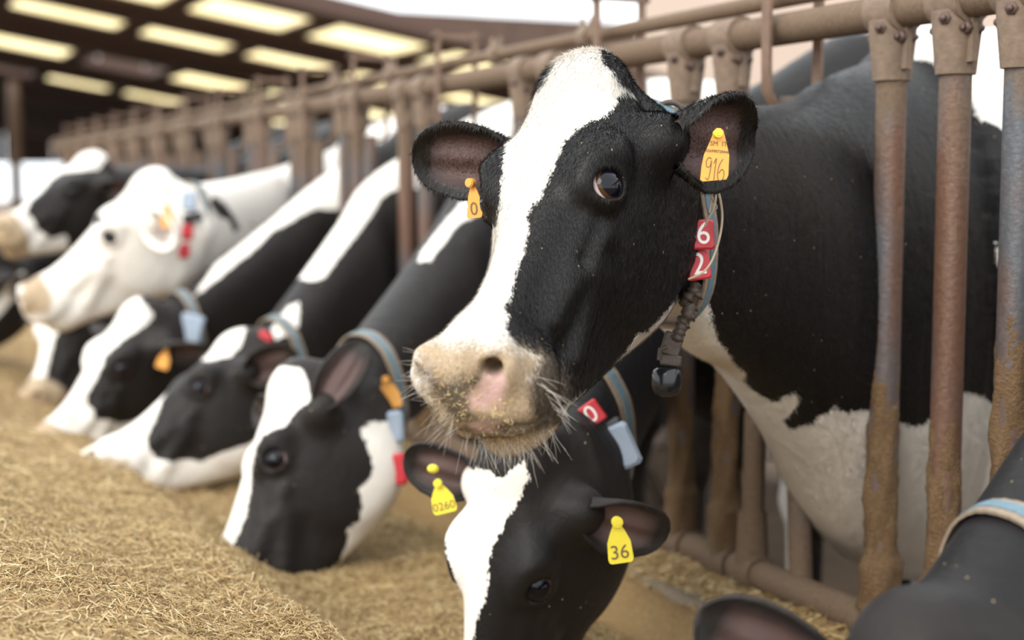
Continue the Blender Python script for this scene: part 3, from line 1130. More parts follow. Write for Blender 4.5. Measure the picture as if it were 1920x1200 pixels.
def straws(name, n, zone, label, lmin=.012, lmax=.055, wid=.0011):
    x, y = zone(n)
    n = len(x)
    e = .004
    z = feed_h(x, y)
    gx = (feed_h(x + e, y) - feed_h(x - e, y)) / (2 * e); gy = (feed_h(x, y + e) - feed_h(x, y - e)) / (2 * e)
    gx, gy = np.clip(gx, -1, 1), np.clip(gy, -1, 1)
    N = np.stack([-gx, -gy, np.ones(n)], 1); N /= np.linalg.norm(N, axis=1)[:, None]
    a = RNG.uniform(0, 2 * np.pi, n)
    d = np.stack([np.cos(a), np.sin(a), np.zeros(n)], 1); d -= N * (d * N).sum(1)[:, None]; d /= np.linalg.norm(d, axis=1)[:, None]
    tilt = np.abs(RNG.normal(0, .28, n))
    d = d * np.cos(tilt)[:, None] + N * np.sin(tilt)[:, None]
    s = np.cross(d, N); s /= np.linalg.norm(s, axis=1)[:, None]
    u = np.cross(s, d)
    L = lmin + (lmax - lmin) * RNG.random(n) ** 2.2
    w = wid * RNG.uniform(.6, 1.9, n)
    c = np.stack([x, y, z], 1) + N * RNG.uniform(-.002, .006, n)[:, None]
    bend = RNG.normal(0, .08, n) * L
    rings = []
    for k, t in enumerate((-.5, 0, .5)):
        o = c + d * (L * t)[:, None] + s * (bend * (1 if k == 1 else 0))[:, None]
        for ca, sa in ((1, -.3), (-1, -.3), (0, .6)):
            rings.append(o + s * (w * ca)[:, None] + u * (w * sa)[:, None])
    V = np.stack(rings, 1).reshape(-1, 3)
    b = (np.arange(n) * 9)[:, None]
    F = []
    for k in (0, 3):
        for j in range(3):
            F.append(np.stack([b[:, 0] + k + j, b[:, 0] + k + (j + 1) % 3, b[:, 0] + k + 3 + (j + 1) % 3, b[:, 0] + k + 3 + j], 1))
    F = np.stack(F, 1).reshape(-1, 4)
    me = bpy.data.meshes.new(name)
    me.vertices.add(len(V)); me.vertices.foreach_set('co', V.astype(np.float32).ravel())
    me.loops.add(F.size); me.loops.foreach_set('vertex_index', F.astype(np.int32).ravel())
    me.polygons.add(len(F)); me.polygons.foreach_set('loop_start', (np.arange(len(F)) * 4).astype(np.int32))
    me.update(calc_edges=True)
    at_ = me.attributes.new('tint', 'FLOAT', 'POINT')
    at_.data.foreach_set('value', np.repeat(np.clip(RNG.beta(2, 1.8, n), 0, 1), 9).astype(np.float32))
    o = link(name, me, STRAW, None, False)
    tag(o, label, 'straw', None, 'stuff')
    return o


def zone_near(n):
    y = .9 + 2.6 * RNG.random(n * 2) ** 1.1; x = -2.0 + 1.75 * RNG.random(n * 2)
    p = see(np.stack([x, y, feed_h(x, y)], 1))
    k = (p[0] > -80) & (p[0] < 1500) & (p[1] < 1290) & (p[1] > 700)
    return x[k][:n], y[k][:n]


def zone_far(n):
    y = 3.2 + 5 * RNG.random(n) ** 1.4; x = -1.9 + 1.65 * RNG.random(n)
    return x, y


def zone_kerb(n):
    return RNG.uniform(-.15, .13, n), .9 + 5 * RNG.random(n) ** 1.5


straws('loose_straw', 80000, zone_near, 'loose pale straw stalks scattered over the near feed heap', .008, .046, .00068)
straws('strewn_straw', 12000, zone_far, 'straw stalks strewn over the distant feed', .015, .07, .0015)
straws('kerb_straw', 16000, zone_kerb, 'short straw bits lying along the concrete kerb', .012, .05, .0011)

# ------------------------------------------------------------------ barn behind
ROOFM = plain('brown_roof_sheet', (0.105, 0.062, 0.048), .8, 0, .3, 1.5)
BEAM = plain('dark_timber', (0.085, 0.05, 0.038), .8, 0, .3, 3)
def light_panel():
    m, nt, b = mat_new('translucent_sheet')
    tc = nd(nt, 'ShaderNodeTexCoord').outputs['Object']
    f = noise(nt, tc, 1.2, 4)
    c = mixc(nt, f, (0.92, 0.80, 0.54), (1.0, 0.93, 0.74))
    t = nd(nt, 'ShaderNodeBsdfTranslucent')
    nt.links.new(c, t.inputs['Color'])
    out = nt.nodes['Material Output']
    nt.links.new(t.outputs[0], out.inputs['Surface'])
    return m
PANEL = light_panel()
SLOPE = .169
RZ = 3.45
ry0 = 13.4
roof = empty('ceiling', (0, ry0, 0)); roof['kind'] = 'structure'; roof['label'] = 'dark brown barn roof with rows of translucent panels'
def rpart(mb, name, mat, parent=None):
    o = mb.build(name, mat, None, False)
    o.parent = parent or roof
    if parent is None: o.location = (0, -ry0, 0)
    return o
sl = math.atan(SLOPE)
RR = np.array([[math.cos(sl), 0, math.sin(sl)], [0, 1, 0], [-math.sin(sl), 0, math.cos(sl)]])
rz = lambda x: RZ - SLOPE * x
ROWS = [(13.6, 14.6, None), (14.6, 16.0, 1), (16.0, 17.7, None), (17.7, 18.7, 2), (18.7, 21.7, None), (21.7, 23.2, 3), (23.2, 26.2, None), (26.2, 27.2, 4), (27.2, 48, None)]
for a, b_, k in ROWS:
    if k is None:
        rpart(MB().box((-1, (a + b_) / 2, rz(-1)), (34, b_ - a, .10), RR), 'roof_sheet', ROOFM)
    else:
        x = -17.0
        while x < 15:
            w = [1.3, 1.7, 0.9, 1.5][int((x + 17) * 3) % 4]
            if (int(x * 7 + k * 3) % 7) > 0:
                rpart(MB().box((x + w / 2, (a + b_) / 2, rz(x + w / 2)), (w - .22, b_ - a - .1, .05), RR), 'light_panel', PANEL)
            rpart(MB().box((x + w, (a + b_) / 2, rz(x + w)), (.24, b_ - a, .12), RR), 'purlin', BEAM)
            x += w
for y in (13.65, 16.9, 20.3, 24.8, 30.1, 36.5, 42):
    rpart(MB().box((-1, y, rz(-1) - (.09 if y < 14 else .10)), (34, .14, .10), RR), 'rafter', BEAM)
for x, y in ((-9.5, 21), (-5.2, 21), (-2.2, 27), (1.4, 27), (4.2, 21), (-13, 30), (7.5, 18.6), (-7, 36), (-1.0, 36)):
    rpart(MB().tube([(x, y, 0), (x, y, rz(x) - .2)], .10, 10), 'column', plain('column_paint', (0.19, 0.125, 0.09), .7, 0, .2, 4) if x == -9.5 else bpy.data.materials['column_paint'])
WB = plain('brown_back_wall', (0.10, 0.062, 0.046), .9, 0, .4, 1.2)
bw = empty('wall_back', (0, 48, 0)); bw['kind'] = 'structure'; bw['label'] = 'dark boarded wall at the far end of the barn'
for i in range(34):
    x = -6 + i * 1.45
    open_ = x < 6.4
    MB().box((x, 0, 4.5 if open_ else 3.6), (1.41, .1 + .03 * (i % 3), 5.2 if open_ else 7.2), None).build('board', WB, bw, False)
BG = plain('beige_plaster', (0.56, 0.44, 0.36), .85, 0, .15, .8)
wr = empty('wall_right', (9, 8, 0)); wr['kind'] = 'structure'; wr['label'] = 'pale beige barn wall behind the herd with bright window openings'
for (y0, y1, z0, z1) in ((-8, 10.3, 0, 2.1), (-8, 10.3, 3.0, 5.2), (-8, -3.0, 2.1, 3.0), (-1.9, -.9, 2.1, 3.0), (.3, 1.6, 2.1, 3.0), (2.7, 4.2, 2.1, 3.0), (5.2, 10.3, 2.1, 3.0)):
    MB().box((0, (y0 + y1) / 2, (z0 + z1) / 2), (.25, y1 - y0, z1 - z0)).build('wall_block', BG, wr, False)

# ------------------------------------------------------------------ the cow that looks up
main_head = ((-0.683, 1.813, 1.345), (-0.627, -0.520, -0.581), (-0.540, -0.247, 0.804), 1.06)
_R = frame(main_head[1], main_head[2])
_n0 = np.array(main_head[0]) + _R @ (np.array((0, .0, -.13)) * 1.06)
main_neck = [np.concatenate([_n0, _R[:, 2] * .7 + UP * .3, [.078, .10, .12]]),
             world_row(1300, 425, 2.27, .095, 205, 655),
             world_row(1390, 455, 2.40, .115, 205, 715),
             world_row(1500, 530, 2.56, .14, 192, 870),
             world_row(1600, 590, 2.72, .19, 140, 1040),
             world_row(1720, 600, 2.92, .25, 105, 1090)]
BLAZE = [(1026, 148), (1040, 112), (1052, 70), (1122, 70), (1130, 116), (1148, 136), (1164, 159), (1189, 179), (1193, 186), (1175, 173), (1160, 179), (1154, 197),
         (1142, 214), (1109, 227), (1083, 241), (1061, 263), (1050, 289), (1039, 315), (1028, 337), (1013, 370), (995, 392), (989, 406), (993, 432), (984, 461),
         (977, 486), (969, 512), (963, 540), (956, 562), (947, 575), (952, 597), (950, 616), (963, 638), (982, 654), (1013, 667), (1023, 676), (1000, 720), (900, 760),
         (700, 760), (700, 600), (800, 540), (860, 460), (910, 437), (931, 421), (936, 392), (940, 355), (944, 307), (947, 271), (955, 238)]
JAW = [(1055, 762), (1118, 722), (1174, 660), (1196, 626), (1216, 622), (1248, 584), (1272, 556), (1300, 600), (1240, 690), (1130, 780), (1060, 800)]
CHEST = [(1303, 528), (1321, 536), (1326, 563), (1332, 582), (1334, 601), (1342, 624), (1348, 641), (1365, 659), (1374, 678), (1384, 691), (1399, 699), (1394, 712), (1407, 728),
         (1430, 743), (1449, 752), (1461, 751), (1465, 743), (1484, 739), (1495, 728), (1497, 754), (1488, 766), (1476, 781), (1466, 789), (1476, 800), (1484, 810), (1491, 800),
         (1507, 795), (1526, 798), (1534, 779), (1553, 774), (1568, 758), (1578, 770), (1599, 772), (1614, 766), (1624, 768), (1650, 774), (1673, 781), (1683, 789), (1702, 798), (1718, 800),
         (1737, 791), (1770, 755), (1798, 733), (1821, 737), (1844, 743), (1860, 756), (1871, 766), (1990, 800), (2400, 1500), (1550, 1400), (1100, 720), (1200, 560)]
BACK = [(1680, 104), (1695, 109), (1725, 112), (1747, 116), (1755, 124), (1785, 160), (1811, 180), (1822, 191), (1828, 217), (1837, 225), (1860, 232), (1880, 244), (1990, 300), (2400, 300), (2400, -300), (1680, -300)]
SLIVER = [(1866, 455), (1880, 470), (1900, 560), (1890, 600), (1872, 500)]
TAN = [(770, 625), (815, 640), (860, 645), (960, 648), (1013, 667), (1023, 676), (1015, 700), (1000, 715), (1003, 740), (1010, 780), (1000, 800), (1030, 795), (1055, 790), (1045, 830), (990, 870), (900, 870), (830, 820), (790, 740)]
LIPLINE = [(868, 790), (905, 806), (950, 803), (1000, 795), (1040, 778), (1044, 788), (1000, 808), (950, 818), (905, 820), (868, 806)]
GREY1 = [(800, 705), (836, 714), (864, 705), (899, 695), (918, 708), (887, 733), (880, 765), (896, 784), (937, 793), (982, 790), (963, 800), (918, 802), (880, 796), (842, 786), (822, 752)]
GREY2 = [(1001, 698), (1023, 670), (1045, 683), (1064, 714), (1070, 743), (1044, 790), (1010, 790), (994, 733)]
PINK = [(912, 696), (937, 692), (952, 712), (946, 735), (940, 762), (887, 768), (881, 746), (896, 724)]
LIP = [(882, 796), (900, 793), (928, 796), (920, 807), (895, 807)]
cow0 = make_cow('dairy_cow', 'black and white cow with raised head, white blaze and orange ear tag 916', main_head, main_neck, 2.30, 0.03,
                neck_dir=(at(1720, 600, 2.92) - _n0) * np.array([1, 1, 0]), fine=.0038, coarse=.016, fold=1.0, brown=.5,
                ears=(dict(base=(-.112, .030, -.066), wout=(.93, .06, .30), wface=(-.15, -.34, -.85), L=.125, W=.062, curl=1.0),
                      dict(base=(.112, .030, -.066), wout=(-.96, .06, .05), wface=(.15, -.30, -.85), L=.142, W=.050, curl=.85)),
                gaze=-FWD * .66 + RIGHT * .57 + UP * .26,
                head_white=[BLAZE, JAW], body_white=[CHEST, BACK, SLIVER], tan=[TAN], grey=[GREY1, GREY2, LIPLINE], pink=[PINK, LIP], body_seed=1)

fur(cow0, 230000, (np.array([-1.2, 1.2, .5]), np.array([.30, 2.7, 1.7])))

# ------------------------------------------------------------------ the rest of the herd
def auto_neck(head, yf, zf=1.07, shoulder=1.0, wf=.115, hu=.20, hd=.25, deep=1.0):
    T, R, s = np.asarray(head[0], float), frame(head[1], head[2]), head[3]
    n0 = T + R @ (np.array((0, .0, -.13)) * s)
    cr = np.array((0.0, yf, zf))
    d = cr - n0
    upv = np.array((0, 0, 1.0)) - (d / np.linalg.norm(d)) * d[2] / np.linalg.norm(d)
    upv /= np.linalg.norm(upv)
    rows = [np.concatenate([n0, R[:, 2] * .5 + upv * .5, [.080, .12, .13 * deep]]),
            np.concatenate([n0 + d * .40, upv, [.092, .140, .165 * deep]]),
            np.concatenate([n0 + d * .72, upv, [.100, .170, .205 * deep]]),
            np.concatenate([cr, upv, [wf, hu, hd]]),
            np.array([.30, yf + .03, shoulder, 0, 0, 1, .20, .40, .42])]
    return rows, d


EARS = (dict(base=(-.112, .030, -.068), out=(-.93, -.20, -.12), face=(.1, .85, -.2), L=.155, W=.056, curl=.9),
        dict(base=(.112, .030, -.068), out=(.93, -.20, -.12), face=(-.1, .85, -.2), L=.155, W=.056, curl=.9))
HERD = [
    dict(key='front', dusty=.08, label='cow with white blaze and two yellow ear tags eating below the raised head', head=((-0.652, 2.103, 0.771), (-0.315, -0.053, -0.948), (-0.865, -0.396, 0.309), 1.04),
         yf=2.78, zf=1.02, drop=-.05, fine=.006, ears=(dict(base=(-.112, .030, -.068), wout=(.92, -.30, .0), wface=(-.05, -.45, -.85), L=.130, W=.050, curl=.85), dict(base=(.112, .030, -.068), wout=(-.90, .22, .10), wface=(.1, -.35, -.9), L=.130, W=.045, curl=.85)), hw=[[(872, 872), (912, 880), (932, 892), (948, 892), (964, 876), (984, 866), (994, 896), (976, 932), (952, 972), (932, 1008), (916, 1048), (916, 1080), (912, 1120), (892, 1168), (886, 1200), (870, 1320), (830, 1400), (800, 1300), (866, 1200), (864, 1120), (852, 1080), (836, 1040), (830, 1000), (832, 968), (856, 904)]],
         bw=[[(1305, 945), (1320, 905), (1345, 872), (1380, 860), (1440, 820), (1480, 800), (1500, 1100), (1300, 1000)]]),
    dict(key='blaze', label='eating cow with broad white blaze, white jaw and orange tag behind the muzzle', head=((-0.731, 3.076, 0.776), (-0.590, -0.269, -0.761), (-0.806, 0.251, 0.536), 1.05),
         yf=3.66, zf=1.05, ears=(dict(base=(-.112, .030, -.068), wout=(.50, .80, .10), wface=(-.30, -.1, -.9), L=.150, W=.042, curl=.85), dict(base=(.112, .030, -.068), wout=(-.8, .4, .4), wface=(.1, -.35, -.9), L=.130, W=.045)), hw=[[(502, 695), (525, 686), (566, 690), (577, 718), (583, 750), (566, 762), (551, 777), (537, 797), (513, 806), (496, 814), (481, 835), (475, 864), (474, 877), (470, 923), (461, 970), (449, 999), (435, 1028), (420, 1080), (340, 1120), (300, 900), (420, 750), (480, 690)],
                               [(674, 807), (694, 792), (726, 790), (790, 790), (790, 860), (770, 1000), (660, 1100), (600, 1120), (633, 1057), (644, 1037), (653, 1008), (650, 993), (674, 976), (679, 947), (674, 917), (694, 897), (700, 877), (688, 833)]],
         bw=[[(783, 492), (790, 470), (830, 420), (860, 385), (880, 340), (960, 340), (905, 400), (860, 420), (830, 460), (812, 480), (803, 502), (797, 488)],
             [(735, 800), (790, 780), (830, 800), (840, 830), (770, 860)], [(1215, 60), (1392, 60), (1392, 300), (1215, 300)]]),
    dict(key='snout', label='eating cow with white lower face and pinkish nose half hidden by feed', head=((-0.616, 4.019, 0.766), (-0.883, -0.215, -0.417), (-0.458, 0.200, 0.866), 1.05),
         yf=4.44, zf=1.06, ears=(dict(base=(-.112, .030, -.068), wout=(.75, .25, -.3), wface=(-.20, -.4, -.9), L=.140, W=.052), dict(base=(.112, .030, -.068), wout=(-.6, .4, .6), wface=(.1, -.35, -.9), L=.130, W=.045)), hw=[[(375, 676), (385, 655), (410, 625), (430, 600), (462, 615), (452, 650), (430, 668), (400, 676)],
                               [(318, 727), (303, 754), (292, 783), (277, 817), (276, 836), (292, 859), (322, 866), (349, 861), (379, 866), (397, 855), (420, 847), (442, 840), (500, 820), (520, 980), (250, 1020), (60, 950), (100, 820), (240, 760), (300, 720)]],
         bw=[[(488, 642), (505, 620), (540, 575), (562, 566), (560, 612), (545, 625), (510, 642)],
             [(590, 528), (610, 520), (632, 487), (653, 460), (675, 433), (691, 411), (713, 376), (724, 363), (751, 353), (786, 354), (960, 360), (960, 150), (560, 150), (540, 520)]],
         tan=[[(150, 880), (200, 855), (240, 862), (265, 900), (250, 935), (190, 930), (150, 900)]], pink=[[(150, 880), (165, 862), (186, 868), (180, 892), (160, 900)]]),
    dict(key='grey', label='eating cow with grey collar transponder and white striped face', head=((-0.772, 4.596, 0.815), (-0.723, -0.284, -0.630), (-0.563, -0.287, 0.775), 1.05),
         yf=5.02, zf=1.05, hw=[[(230, 560), (248, 540), (271, 570), (289, 590), (280, 605), (262, 617), (239, 631), (216, 649), (198, 666), (190, 690), (178, 713), (163, 742), (163, 757), (175, 771), (178, 786), (204, 787), (222, 794), (242, 792), (280, 780), (270, 880), (100, 920), (20, 820), (110, 690), (165, 640), (215, 560)]],
         bw=[[(360, 560), (400, 530), (440, 497), (480, 466), (496, 449), (515, 430), (540, 420), (561, 406), (583, 395), (599, 390), (615, 395), (700, 380), (700, 150), (500, 150), (440, 440), (400, 500)]]),
    dict(key='white', label='white cow with small black neck spots and raised head', head=((-0.665, 4.939, 1.215), (-0.790, 0.200, -0.580), (-0.590, -0.100, 0.800), 1.13),
         yf=5.60, zf=1.10, deep=1.4, base_white=True, ears=(dict(base=(-.112, .030, -.068), wout=(.50, -.50, -.6), wface=(-.10, -.3, -.9), L=.140, W=.050, white=.2), dict(base=(.112, .030, -.068), wout=(-.4, .2, .8), wface=(-.8, -.35, -.3), L=.130, W=.045, white=.2)), hb=[[(165, 408), (185, 402), (196, 412), (180, 422)], [(212, 395), (222, 392), (224, 404), (214, 404)]],
         bb=[[(392, 382), (400, 366), (410, 372), (424, 384), (440, 408), (450, 428), (440, 438), (428, 412), (412, 408), (402, 396)], [(378, 470), (390, 470), (398, 484), (386, 484)], [(420, 474), (430, 476), (430, 488), (420, 484)], [(490, 415), (500, 420), (512, 432), (498, 430)], [(470, 418), (480, 420), (478, 428)], [(484, 300), (505, 296), (503, 308), (488, 312)]],
         tan=[[(40, 520), (70, 505), (85, 530), (100, 560), (90, 590), (40, 590)]]),
    dict(key='streak', label='cow with narrow white face streak feeding under the white cow', head=((-0.823, 5.770, 0.828), (-0.419, -0.615, -0.668), (-0.697, -0.254, 0.671), 1.05),
         yf=6.25, zf=1.05, hw=[[(77, 540), (130, 540), (125, 587), (101, 640), (93, 677), (85, 709), (88, 755), (90, 800), (20, 800), (43, 755), (56, 683), (61, 619), (70, 580)]]),
    dict(key='far', label='raised black-cheeked cow with white forehead farthest along the fence', head=((-0.635, 6.301, 1.310), (-0.821, -0.412, -0.396), (-0.316, -0.249, 0.915), 1.05),
         yf=6.90, zf=1.12, hw=[[(-100, 200), (300, 200), (300, 600), (-100, 600)]],
         hb=[[(186, 317), (117, 323), (96, 337), (79, 358), (58, 375), (48, 399), (64, 413), (70, 431), (96, 448), (125, 440), (140, 520), (300, 500), (300, 290), (200, 296)]]),
    dict(key='edge', label='dark feeding cow with pale face stripe at the left edge', head=((-1.02, 6.55, .90), (-0.70, -0.30, -0.65), (-0.60, -0.25, 0.75), 1.05),
         yf=7.55, zf=1.05, hw=[[(-20, 590), (0, 555), (25, 520), (45, 505), (48, 530), (35, 550), (5, 585), (-20, 610)]]),
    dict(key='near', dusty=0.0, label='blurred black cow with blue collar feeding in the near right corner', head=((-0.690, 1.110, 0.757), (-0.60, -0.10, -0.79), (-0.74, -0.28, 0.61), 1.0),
         yf=1.36, zf=.98, fine=.008, ears=(dict(base=(-.112, .030, -.068), wout=(.9, -.2, .2), wface=(.1, -.35, -.9), L=.13, W=.045), dict(base=(.112, .030, -.068), wout=(-.86, .44, -.15), wface=(.1, -.2, -.9), L=.155, W=.048))),
]
COWS = {}
for i, h in enumerate(HERD):
    rows, d = auto_neck(h['head'], h['yf'], h['zf'], deep=h.get('deep', 1.0))
    COWS[h['key']] = make_cow('dairy_cow', h['label'], h['head'], rows, h['yf'], h.get('yaw', .02), h.get('drop', 0.0), neck_dir=h.get('dir'), fine=h.get('fine', .0085), coarse=.026,
                              ears=h.get('ears', EARS), base_white=h.get('base_white', False), head_white=h.get('hw', ()), head_black=h.get('hb', ()), body_white=h.get('bw', ()),
                              body_black=h.get('bb', ()), tan=h.get('tan', ()), pink=h.get('pink', ()), grey=h.get('grey', ()), fold=.3, brown=.5, dusty=h.get('dusty', .38), body_seed=10 + i,  # most of the herd gets dust and painted-in haze over its black
                              inner=.8)

# ------------------------------------------------------------------ tags, collars, whiskers
ORANGE = plain('orange_plastic', (0.80, 0.36, 0.06), .45, 0, .08, 60)
YELLOW = plain('yellow_plastic', (0.80, 0.66, 0.045), .45, 0, .08, 60)
RED = plain('red_plastic', (0.50, 0.025, 0.035), .4, 0, .2, 70)
WHITEP = plain('white_print', (0.86, 0.83, 0.78), .5)
INK = plain('grey_ink', (0.17, 0.10, 0.05), .6)
BLACKP = plain('black_plastic', (0.012, 0.012, 0.014), .16)
GREYP = plain('grey_plastic', (0.30, 0.36, 0.44), .4, 0, .12, 40)
BLUEB = plain('blue_grey_webbing', (0.12, 0.19, 0.23), .7, 0, .35, 150, .001)
DULLB = plain('dirty_webbing', (0.26, 0.20, 0.145), .8, 0, .45, 120, .001)
TWINE = plain('baler_twine', (0.42, 0.33, 0.24), .85, 0, .3, 300)
BUCK = plain('muddy_buckle', (0.075, 0.056, 0.043), .55, .2, .5, 160, .002)
HAIR = plain('pale_whisker', (0.55, 0.49, 0.42), .4)
CHAFF = plain('pale_chaff', (0.62, 0.47, 0.24), .6, 0, .6, 120)
SCREEN = np.stack([RIGHT, UP, -FWD], 1)                          # upright frame that looks down the alley


def text_mesh(body, size, c, R, depth=.0004):
    cu = bpy.data.curves.new('lettering', 'FONT')
    cu.body = body; cu.size = size; cu.align_x = 'CENTER'; cu.align_y = 'CENTER'; cu.extrude = depth
    cu.resolution_u = 4
    o = bpy.data.objects.new('lettering', cu); COL.objects.link(o)
    dg = bpy.context.evaluated_depsgraph_get()
    me = bpy.data.meshes.new_from_object(o.evaluated_get(dg))
    bpy.data.objects.remove(o); bpy.data.curves.remove(cu)
    M = Matrix.Translation(Vector(c)) @ Matrix(np.asarray(R).tolist()).to_4x4()
    me.transform(M)
    return me


def surf(f, px, py, z0=1.2, z1=5.5, step=.004):
    """first point of a body met when looking from the alley through (px, py)"""
    Z = np.arange(z0, z1, step)
    P = np.array([at(px, py, z) for z in Z]).astype(np.float32)
    d = f(P)
    k = np.argmax(d < 0)
    return (P[k].astype(float), Z[k]) if d[k] < 0 else (P[-1].astype(float), Z[-1])


def ring_on(f, c, e1, e2, n=56, lift=.004, rmax=.5):
    out = []
    rr = np.arange(.02, rmax, .004)
    for k in range(n):
        th = 2 * math.pi * k / n
        d = math.cos(th) * e1 + math.sin(th) * e2
        P = (c[None] + rr[:, None] * d[None]).astype(np.float32)
        ins = f(P) < 0
        j = np.argmin(ins) if not ins.all() else len(rr) - 1
        out.append(c + d * (rr[j] + lift))
    P = np.array(out)
    P = .25 * np.roll(P, 1, 0) + .5 * P + .25 * np.roll(P, -1, 0)
    return P


def collar(C, c, axis, up, width=.036, mat=None, inner=True, lift=.006, f=None):
    axis = np.asarray(axis, float); axis /= np.linalg.norm(axis)
    e2 = np.asarray(up, float) - axis * (np.asarray(up, float) @ axis); e2 /= np.linalg.norm(e2)
    e1 = np.cross(e2, axis)
    P = ring_on(f or C.f_body, np.asarray(c, float), e1, e2, lift=lift)
    N = P - np.asarray(c, float)
    N = N / np.linalg.norm(N, axis=1)[:, None]
    w = MB().strap(P, N, width, .004, True).build('collar', mat or DULLB, None, False)
    adopt(C, w)
    s = MB().strap(P + N * .0025, N, width * .45, .002, True).build('collar_stripe', BLUEB, None, False)
    adopt(C, s, w)
    return w, P, N


def ear_tag(C, px, py, z, hpx, wpx, mat, roll=0.0, yaw=0.0, prints=(), button=None, name='ear_tag', label=None, outline=None, bsize=.0085):
    """pear shaped tag; hpx, wpx its size in the photo"""
    k = z / FPX
    ca, sa = math.cos(roll), math.sin(roll)
    R = SCREEN @ np.array([[ca, -sa, 0], [sa, ca, 0], [0, 0, 1]]) @ np.array([[math.cos(yaw), 0, math.sin(yaw)], [0, 1, 0], [-math.sin(yaw), 0, math.cos(yaw)]])
    w, h = wpx * k / 2, hpx * k / 2
    o = outline or [(-.18, .92), (-.02, 1.0), (.14, .92), (.30, .62), (.62, .30), (.92, -.10), (1.0, -.80), (.92, -.95), (.75, -1.0), (-.75, -1.0), (-.92, -.95), (-1.0, -.80), (-.92, -.10), (-.62, .30), (-.32, .62)]
    o = [(x * w, y * h) for x, y in o][::-1]
    c = at(px, py, z)
    t = adopt(C, MB().prism(o, c, R, .0022).build(name, mat, None, False))
    if label: t['label'] = label
    b = MB().tube([c + R @ np.array((0, h * .78, .001)), c + R @ np.array((0, h * .78, .010))], bsize * min(1.0, hpx * k / .07), 14)
    b.tube([c + R @ np.array((0, h * .78, .0095)), c + R @ np.array((0, h * .78, .0115))], bsize * .6, 12)
    adopt(C, b.build('tag_button', button or mat, None, True, 30), t)
    for body, size, dx, dy in prints:
        me = text_mesh(body, size, c + R @ np.array((dx * w, dy * h, .0014)), R)
        adopt(C, link('tag_print', me, INK, None, False), t)
    return t, c, R, w, h


def number_tag(C, c, R, digit, w, h, name='number_tag'):
    t = adopt(C, MB().box(c, (w, h, .010), R, .0025).build(name, RED, None, True, 30))
    t['label'] = 'red plastic block with a white number ' + digit
    me = text_mesh(digit, h * 1.05, np.asarray(c) + R @ np.array((0, 0, .0056)), R)
    adopt(C, link('digit', me, WHITEP, None, False), t)
    return t


C0 = cow0
# orange tag in the left ear
zt = 1.885
t, tc, tR, tw, th_ = ear_tag(C0, 1341, 291, zt, 102, 54, ORANGE, roll=-.06, yaw=.12, button=YELLOW, label='orange ear tag printed with numbers',
                             outline=[(.0, 1.0), (.26, 1.0), (.46, .92), (.60, .70), (.80, .35), (.98, .05), (1.0, -.70), (.88, -.86), (-.80, -1.0), (-.96, -.94), (-.92, -.45), (-.80, -.02), (-.45, .45), (-.22, .80), (-.14, .92)], bsize=.0055,
                             prints=(('SM  IT', .0088, .18, .42), ('036990720446', .0052, .12, .14)))
hand = MB()
def stroke(pts):
    P = spline([(x * tw, y * th_) for x, y in pts], 5 * len(pts))
    hand.tube([tc + tR @ np.array((x, y, .0015)) for x, y in P], .00055, 5)
stroke([(-.25, -.15), (-.45, -.10), (-.62, -.25), (-.55, -.45), (-.35, -.42), (-.25, -.2), (-.30, -.55), (-.42, -.90), (-.62, -.85)])
stroke([(-.08, -.30), (.08, -.12), (.02, -.5), (-.02, -.92)])
stroke([(.55, -.12), (.32, -.35), (.22, -.70), (.35, -.92), (.62, -.85), (.68, -.62), (.52, -.50), (.30, -.65)])
adopt(C0, hand.build('handwriting', INK, None, True, 0), t)
# right ear tags, front and back leaf
t2, *_ = ear_tag(C0, 889, 372, 2.05, 74, 30, ORANGE, roll=.10, yaw=-.5, prints=(('0', .026, -.1, -.55),), label='orange ear tag half hidden by the brow')
ear_tag(C0, 890, 388, 2.075, 42, 32, ORANGE, roll=.02, yaw=-.4, label='back leaf of the orange ear tag')
# collar of the raised cow
A_, _z = surf(C0.f_body, 1312, 340); B_, _z2 = surf(C0.f_body, 1288, 590)
mid = .5 * (A_ + B_)
nd_ = at(1390, 455, 2.40) - at(1300, 425, 2.27); nd_[2] = 0; nd_ /= np.linalg.norm(nd_)
sd_ = np.cross(nd_, (0, 0, 1.0)); sd_ = sd_ if sd_ @ FWD > 0 else -sd_
upc = (A_ - B_) / np.linalg.norm(A_ - B_)
cc_ = mid + sd_ * .10
axc = np.cross(upc, sd_); axc /= np.linalg.norm(axc)
cl, CP, CN = collar(C0, cc_, axc, upc, .034)
def on_collar(px, py, lift=.008):
    p2 = np.stack(see(CP), 1)
    front = (CN @ -FWD) > -.1
    d = np.where(front, np.hypot(p2[:, 0] - px, p2[:, 1] - py), 1e9)
    k = int(np.argmin(d))
    t_ = CP[(k + 1) % len(CP)] - CP[k - 1]; t_ /= np.linalg.norm(t_)
    if t_ @ UP < 0: t_ = -t_
    return k, CP[k] + CN[k] * lift, t_, CN[k]
for px, py, dg, rl in ((1316, 440, '6', -.03), (1308, 497, '2', -.14)):
    p, z = surf(C0.field, px, py)
    z = min(z, 2.16) - .012
    c = at(px, py, z)
    y_ = UP * math.cos(rl) + RIGHT * -math.sin(rl) * -1
    R = basis(-FWD * .93 + RIGHT * .22 + UP * .05, UP * math.cos(rl) - RIGHT * math.sin(rl) * -1.0)
    number_tag(C0, c, R, dg, 47 * z / FPX, 56 * z / FPX)
